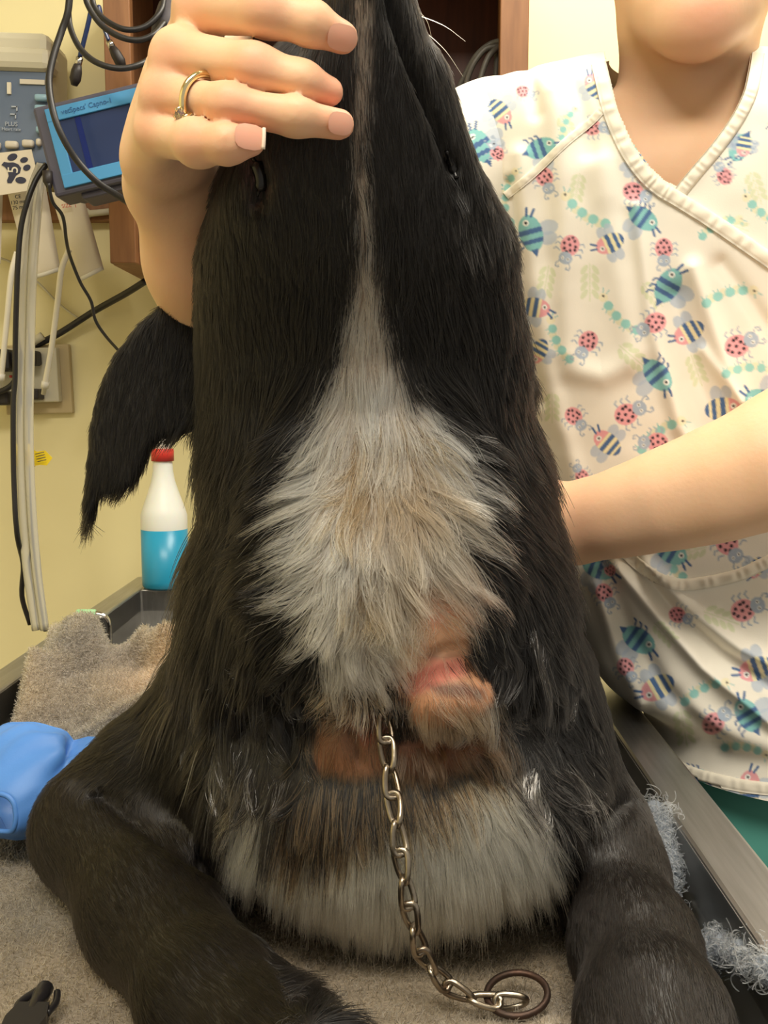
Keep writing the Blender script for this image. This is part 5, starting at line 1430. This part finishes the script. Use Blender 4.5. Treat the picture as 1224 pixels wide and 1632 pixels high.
# --- density: dense where the camera side is, sparse behind
dens = np.where(DN[:, 1] < 0.35, 1.0, 0.22)
dens *= np.where(DV[:, 1] > 0.78, 0.25, 1.0)
sk_flap = inpoly(dpx, dpy, [(640, 1095), (690, 1052), (740, 1042), (780, 1062), (798, 1100), (770, 1116), (700, 1108), (650, 1112)]) & front
sk_pink = inpoly(dpx, dpy, [(655, 1000), (668, 955), (735, 940), (748, 985), (745, 1035), (690, 1050), (632, 1098), (625, 1060)]) & front
sk_tan = inpoly(dpx, dpy, [(500, 1140), (612, 1140), (622, 1180), (612, 1225), (500, 1220)]) & front
dens = np.where(sk_flap, 0.22, np.where(sk_pink, 0.10, np.where(sk_tan, 0.5, dens)))
dens *= np.where((dpy < 470) & front, 0.8, 1.0)
dens *= np.where(DV[:, 2] > CZ + .232, 0.0, 1.0)
dens *= np.where(DV[:, 2] < ZT + 0.002, 0.0, 1.0)
NH = FUR_N
tri, bc = sample_surface(DV, DQ, dens, NH, rng)
Rt = (DV[tri] * bc[:, :, None]).sum(1)
Nr = (DN[tri] * bc[:, :, None]).sum(1); Nr /= np.linalg.norm(Nr, axis=1)[:, None]
hx, hy = proj(Rt)
isfront = (Nr[:, 1] < 0.35) & (Rt[:, 1] < 0.66)
# interpolate the guides
Wt = np.zeros(NH); G = np.zeros((NH, 6))
for c in CPa:
    k = 1.0 / (((hx - c[0]) ** 2 + (hy - c[1]) ** 2) + 350.0) ** 2
    Wt += k; G += k[:, None] * c[None, 2:]
G /= Wt[:, None]
back = ~isfront
fx, fy_, ln, lift, clw, curl = G.T.copy()
ln[back] = np.clip(ln[back], .010, .022)
# the sides of the neck keep the shaggy length of the front
nz = np.stack([vnoise(Rt * 60, 2), vnoise(Rt * 60, 3), vnoise(Rt * 60, 4)], 1)
flow = np.stack([fx, 0.15 * np.ones(NH), -fy_], 1)
flow[back] = flow[back] * np.array([.3, 1, 1]) + np.array([0, .6, 0])
# tuft swirl, strongest in the wet matted coat
wet = isfront & (inpoly(hx, hy, [(770, 980), (840, 960), (900, 1000), (930, 1100), (940, 1220), (920, 1300), (860, 1300), (800, 1200), (770, 1100)]) |
                 inpoly(hx, hy, [(300, 1080), (400, 1000), (480, 1060), (500, 1150), (500, 1260), (420, 1280), (340, 1250), (290, 1160)]))
flow = flow / np.linalg.norm(flow, axis=1)[:, None] + nz * (0.12 + 0.35 * curl + .55 * wet)[:, None]
lift = lift + wet * .45 * np.clip(vnoise(Rt * 85, 16), -.3, 1)
curl = np.where(wet, np.maximum(curl, .35), curl)
legside = (((hx < 350 + np.clip(hy - 1380, -200, 400) * .46) & (hy > 1235)) | (hx > 900)) * 1.0
# legs: the coat runs along the bone towards the paw
def along(A_, B_):
    q = np.asarray(B_) - np.asarray(A_); L = q @ q
    t_ = np.clip(((Rt - A_) @ q) / L, 0, 1); d_l = np.linalg.norm(Rt - A_ - t_[:, None] * q, axis=1)
    return d_l, q / math.sqrt(L)
for A_, B_, rl in ((pz(240, 1272, .645), E1, .062), (E1, M1, .052), (M1, W1, .050), (W1, p1, .05), (S2, E2, .050), (E2, M2, .046), (M2, W2, .046), (W2, p2, .05)):
    dl, q_l = along(A_, B_)
    k_l = sstep(rl, rl * .75, dl)[:, None] * legside[:, None]
    flow = flow / (np.linalg.norm(flow, axis=1)[:, None] + 1e-9) * (1 - k_l) + (q_l + np.array([0, 0, -.12]) + nz * .10) * k_l
tang = flow - Nr * (flow * Nr).sum(1)[:, None]
tang /= np.linalg.norm(tang, axis=1)[:, None] + 1e-9
lf = np.clip(lift * rng.normal(1.0, .35, NH), .03, .7)
ruff = isfront & inpoly(hx, hy, [(440, 600), (760, 600), (800, 960), (640, 1120), (440, 1100)])
ln = np.where(ruff, ln * .84, ln); clw = np.where(ruff, np.clip(clw * 1.1, 0, 1), clw)
sil = np.exp(-((hx - 300) / 45) ** 2) * (hy > 690) * (hy < 1130) * (Rt[:, 1] < .72)
sil2 = np.exp(-((hx - 890) / 40) ** 2) * (hy > 690) * (hy < 960) * (Rt[:, 1] < .72)
lift = lift + .45 * sil + .35 * sil2; ln = ln * (1 + .25 * sil)
legs = isfront & (hy > 1240) & ((hx < 345 + np.clip(hy - 1380, -200, 400) * .46) | (hx > 905))
clw = np.where(legs, .12, clw); ln = np.where(legs, ln * .7, ln); curl = np.where(legs, 0, curl)
ln = ln * np.clip(rng.normal(1.0, .22 + .25 * (sil + sil2), NH), .3, 1.8)
D0 = tang * np.cos(lf)[:, None] + Nr * np.sin(lf)[:, None]
# shape of every strand
K = 7
t = np.linspace(0, 1, K)
grav = np.array([0, 0, -1.0])
bend = -0.35 * lf
pts = np.zeros((NH, K, 3)); pts[:, 0] = Rt
d_ = D0.copy()
side = np.cross(Nr, tang)
ph = vnoise(Rt * 90, 5) * 3.2
for k in range(1, K):
    d_ = d_ + Nr * (bend * 1.0 / (K - 1))[:, None] + grav * (0.06 * ln / .03)[:, None] \
        + side * (curl * 1.3 * np.sin(ph + 4.5 * t[k]) / (K - 1) * 2.2)[:, None]
    d_ /= np.linalg.norm(d_, axis=1)[:, None]
    pts[:, k] = pts[:, k - 1] + d_ * (ln / (K - 1))[:, None]
# clumping: strands lean towards a leader, the more the nearer the tip
ncl = NH // 42
pw = np.where(wet, .34, 1.0); pw /= pw.sum()
lead_i = rng.choice(NH, ncl, replace=False, p=pw)
ci = lead_i[nearest(Rt[lead_i], Rt)]
same = (np.abs(ln - ln[ci]) < .02) & ((Nr * Nr[ci]).sum(1) > .3)
cw = np.where(same, np.clip(clw * 0.92, 0, .93), 0.0)
cw *= np.clip(1.15 - rng.random(NH) * .75, 0, 1)
cw = np.where(wet & same, np.clip(.95 - .25 * rng.random(NH) ** 3, 0, .95), cw)
prof = t ** 1.15
sc = (ln / ln[ci])[:, None, None]
target = pts[ci][:, :1] * 0 + pts[ci]
pts = pts + (target + (Rt - Rt[ci])[:, None, :] * (1 - prof)[None, :, None] * 0.85 - pts) * (cw[:, None] * prof[None, :])[:, :, None]
# stray frizz
pts += (rng.normal(0, 1, (NH, 1, 3)) * (ln * (.03 + .06 * curl))[:, None, None]) * (t ** 1.5)[None, :, None]
# never through the towel
pts[:, :, 2] = np.maximum(pts[:, :, 2], ZT + 0.001)

# --- colours
jx = hx + rng.normal(0, 9, NH); jy = hy + rng.normal(0, 9, NH)
blk = np.array(srgb(17, 15, 14))
C0 = np.tile(blk, (NH, 1)) * np.clip(rng.normal(1, .35, NH), .3, 2.4)[:, None]
brownish = (sstep(1180, 1300, hy) * ((hx < 480) | (hx > 890)) + 0.0) * isfront
C0 = C0 * (1 + 0.7 * brownish[:, None] * np.array([1.15, .95, .75])[None])
def ink_fur(poly, col, var=.12, amt=1.0, jit=True):
    m = inpoly(jx if jit else hx, jy if jit else hy, poly) & isfront & (rng.random(NH) < amt)
    C0[m] = np.array(col) * np.clip(rng.normal(1, var, m.sum()), .5, 1.5)[:, None]
    return m
wh1 = ink_fur(WHITE1, srgb(234, 221, 200), .2)
up = wh1 & (hy < 430); C0[up] = C0[up] * (.25 + .75 * np.clip((hy[up] - 40) / 420, 0, 1))[:, None]
ink_fur(WHITE2, srgb(226, 213, 180), .18)
# dirty matted middle of the ruff
mid = wh1 & inpoly(hx + rng.normal(0, 26, NH), hy + rng.normal(0, 26, NH), [(560, 690), (650, 690), (720, 780), (745, 880), (740, 940), (640, 960), (620, 1000), (570, 960), (580, 860), (560, 780)])
kk = np.clip(.80 + .5 * vnoise(Rt * 70, 6), 0, 1)[:, None]
C0[mid] = (C0 * (1 - kk) + np.array(srgb(120, 94, 64)) * kk * .95)[mid]
warm = wh1 & (hy > 880)
kk = (sstep(880, 1050, hy) * .6)[:, None]
C0[warm] = (C0 * (1 - kk) + np.array(srgb(206, 176, 140)) * kk)[warm]
ink_fur([(500, 1060), (600, 1080), (640, 1100), (620, 1135), (530, 1130)], srgb(180, 138, 102), .2, .75)
ink_fur([(490, 1135), (615, 1135), (622, 1180), (612, 1240), (498, 1235)], srgb(134, 100, 72), .32)
ink_fur([(625, 1170), (810, 1150), (800, 1190), (740, 1230), (630, 1240)], srgb(98, 72, 52), .38)
ink_fur([(640, 1100), (690, 1055), (790, 1060), (800, 1110), (780, 1160), (650, 1170)], srgb(184, 156, 128), .28)
ink_fur([(660, 1105), (760, 1100), (780, 1150), (740, 1175), (660, 1170)], srgb(122, 100, 76), .35)
ink_fur([(620, 1000), (680, 940), (745, 940), (750, 1030), (640, 1090)], srgb(206, 176, 134), .2)
ink_fur([(500, 1225), (620, 1225), (720, 1215), (780, 1190), (800, 1220), (700, 1285), (600, 1300), (520, 1345), (455, 1345), (440, 1300)], srgb(110, 82, 54), .4, .5)
ink_fur([(760, 1180), (850, 1180), (880, 1260), (850, 1300), (800, 1240)], srgb(176, 158, 140), .3, .55)
ink_fur([(720, 340), (760, 330), (770, 400), (735, 400)], srgb(120, 116, 112), .3, .35)  # wet tuft on the cheek, its glint painted as grey strands
ink_fur([(800, 1190), (880, 1170), (930, 1230), (920, 1290), (850, 1290)], srgb(120, 114, 108), .4, .35)
ink_fur([(330, 1180), (400, 1170), (420, 1240), (380, 1290), (340, 1270)], srgb(120, 114, 108), .4, .25)
C0[wet] *= 1.5
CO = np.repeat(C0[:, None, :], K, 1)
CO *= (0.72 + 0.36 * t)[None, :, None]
# red-brown stained tips at the lower right of the ruff
red = wh1 & inpoly(hx, hy, [(640, 860), (760, 850), (790, 920), (760, 960), (640, 960)])
kk = (red * np.clip(rng.normal(.6, .3, NH), 0, 1))[:, None, None] * (t ** 1.6)[None, :, None]
CO = CO * (1 - kk) + np.array(srgb(110, 58, 44)) * kk
CO = np.clip(CO, 0.0015, .9)
rad = (np.clip(0.000085 + ln * .0022, .00008, .00017) * (1 + .3 * ruff) * np.clip(rng.normal(1, .25, NH), .6, 1.8))[:, None] * np.array([1, 1, .98, .92, .8, .6, .25])[None]
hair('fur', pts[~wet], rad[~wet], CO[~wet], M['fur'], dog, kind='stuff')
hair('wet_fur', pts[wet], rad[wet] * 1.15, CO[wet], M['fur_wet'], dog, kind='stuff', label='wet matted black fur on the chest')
# whiskers on the muzzle
wp, wr = [], []
for (x, y, x2, y2) in ((662, 22, 742, 66), (672, 62, 712, 128), (668, 42, 738, 122), (684, 96, 722, 152), (662, 12, 688, 60), (690, 120, 712, 160)):
    a_w = P(x, y, .492); b_w = P(x2, y2, .500); m_ = (a_w + b_w) / 2 + np.array([.0015, 0, .001])
    wp.append(catmull([a_w, m_, b_w], 7)); wr.append(np.linspace(.00022, .00006, 7))
hair('whiskers', np.array(wp), np.array(wr), np.tile(np.array(srgb(150, 146, 140)), (len(wp), 7, 1)), M['fur'], dog, kind='stuff')
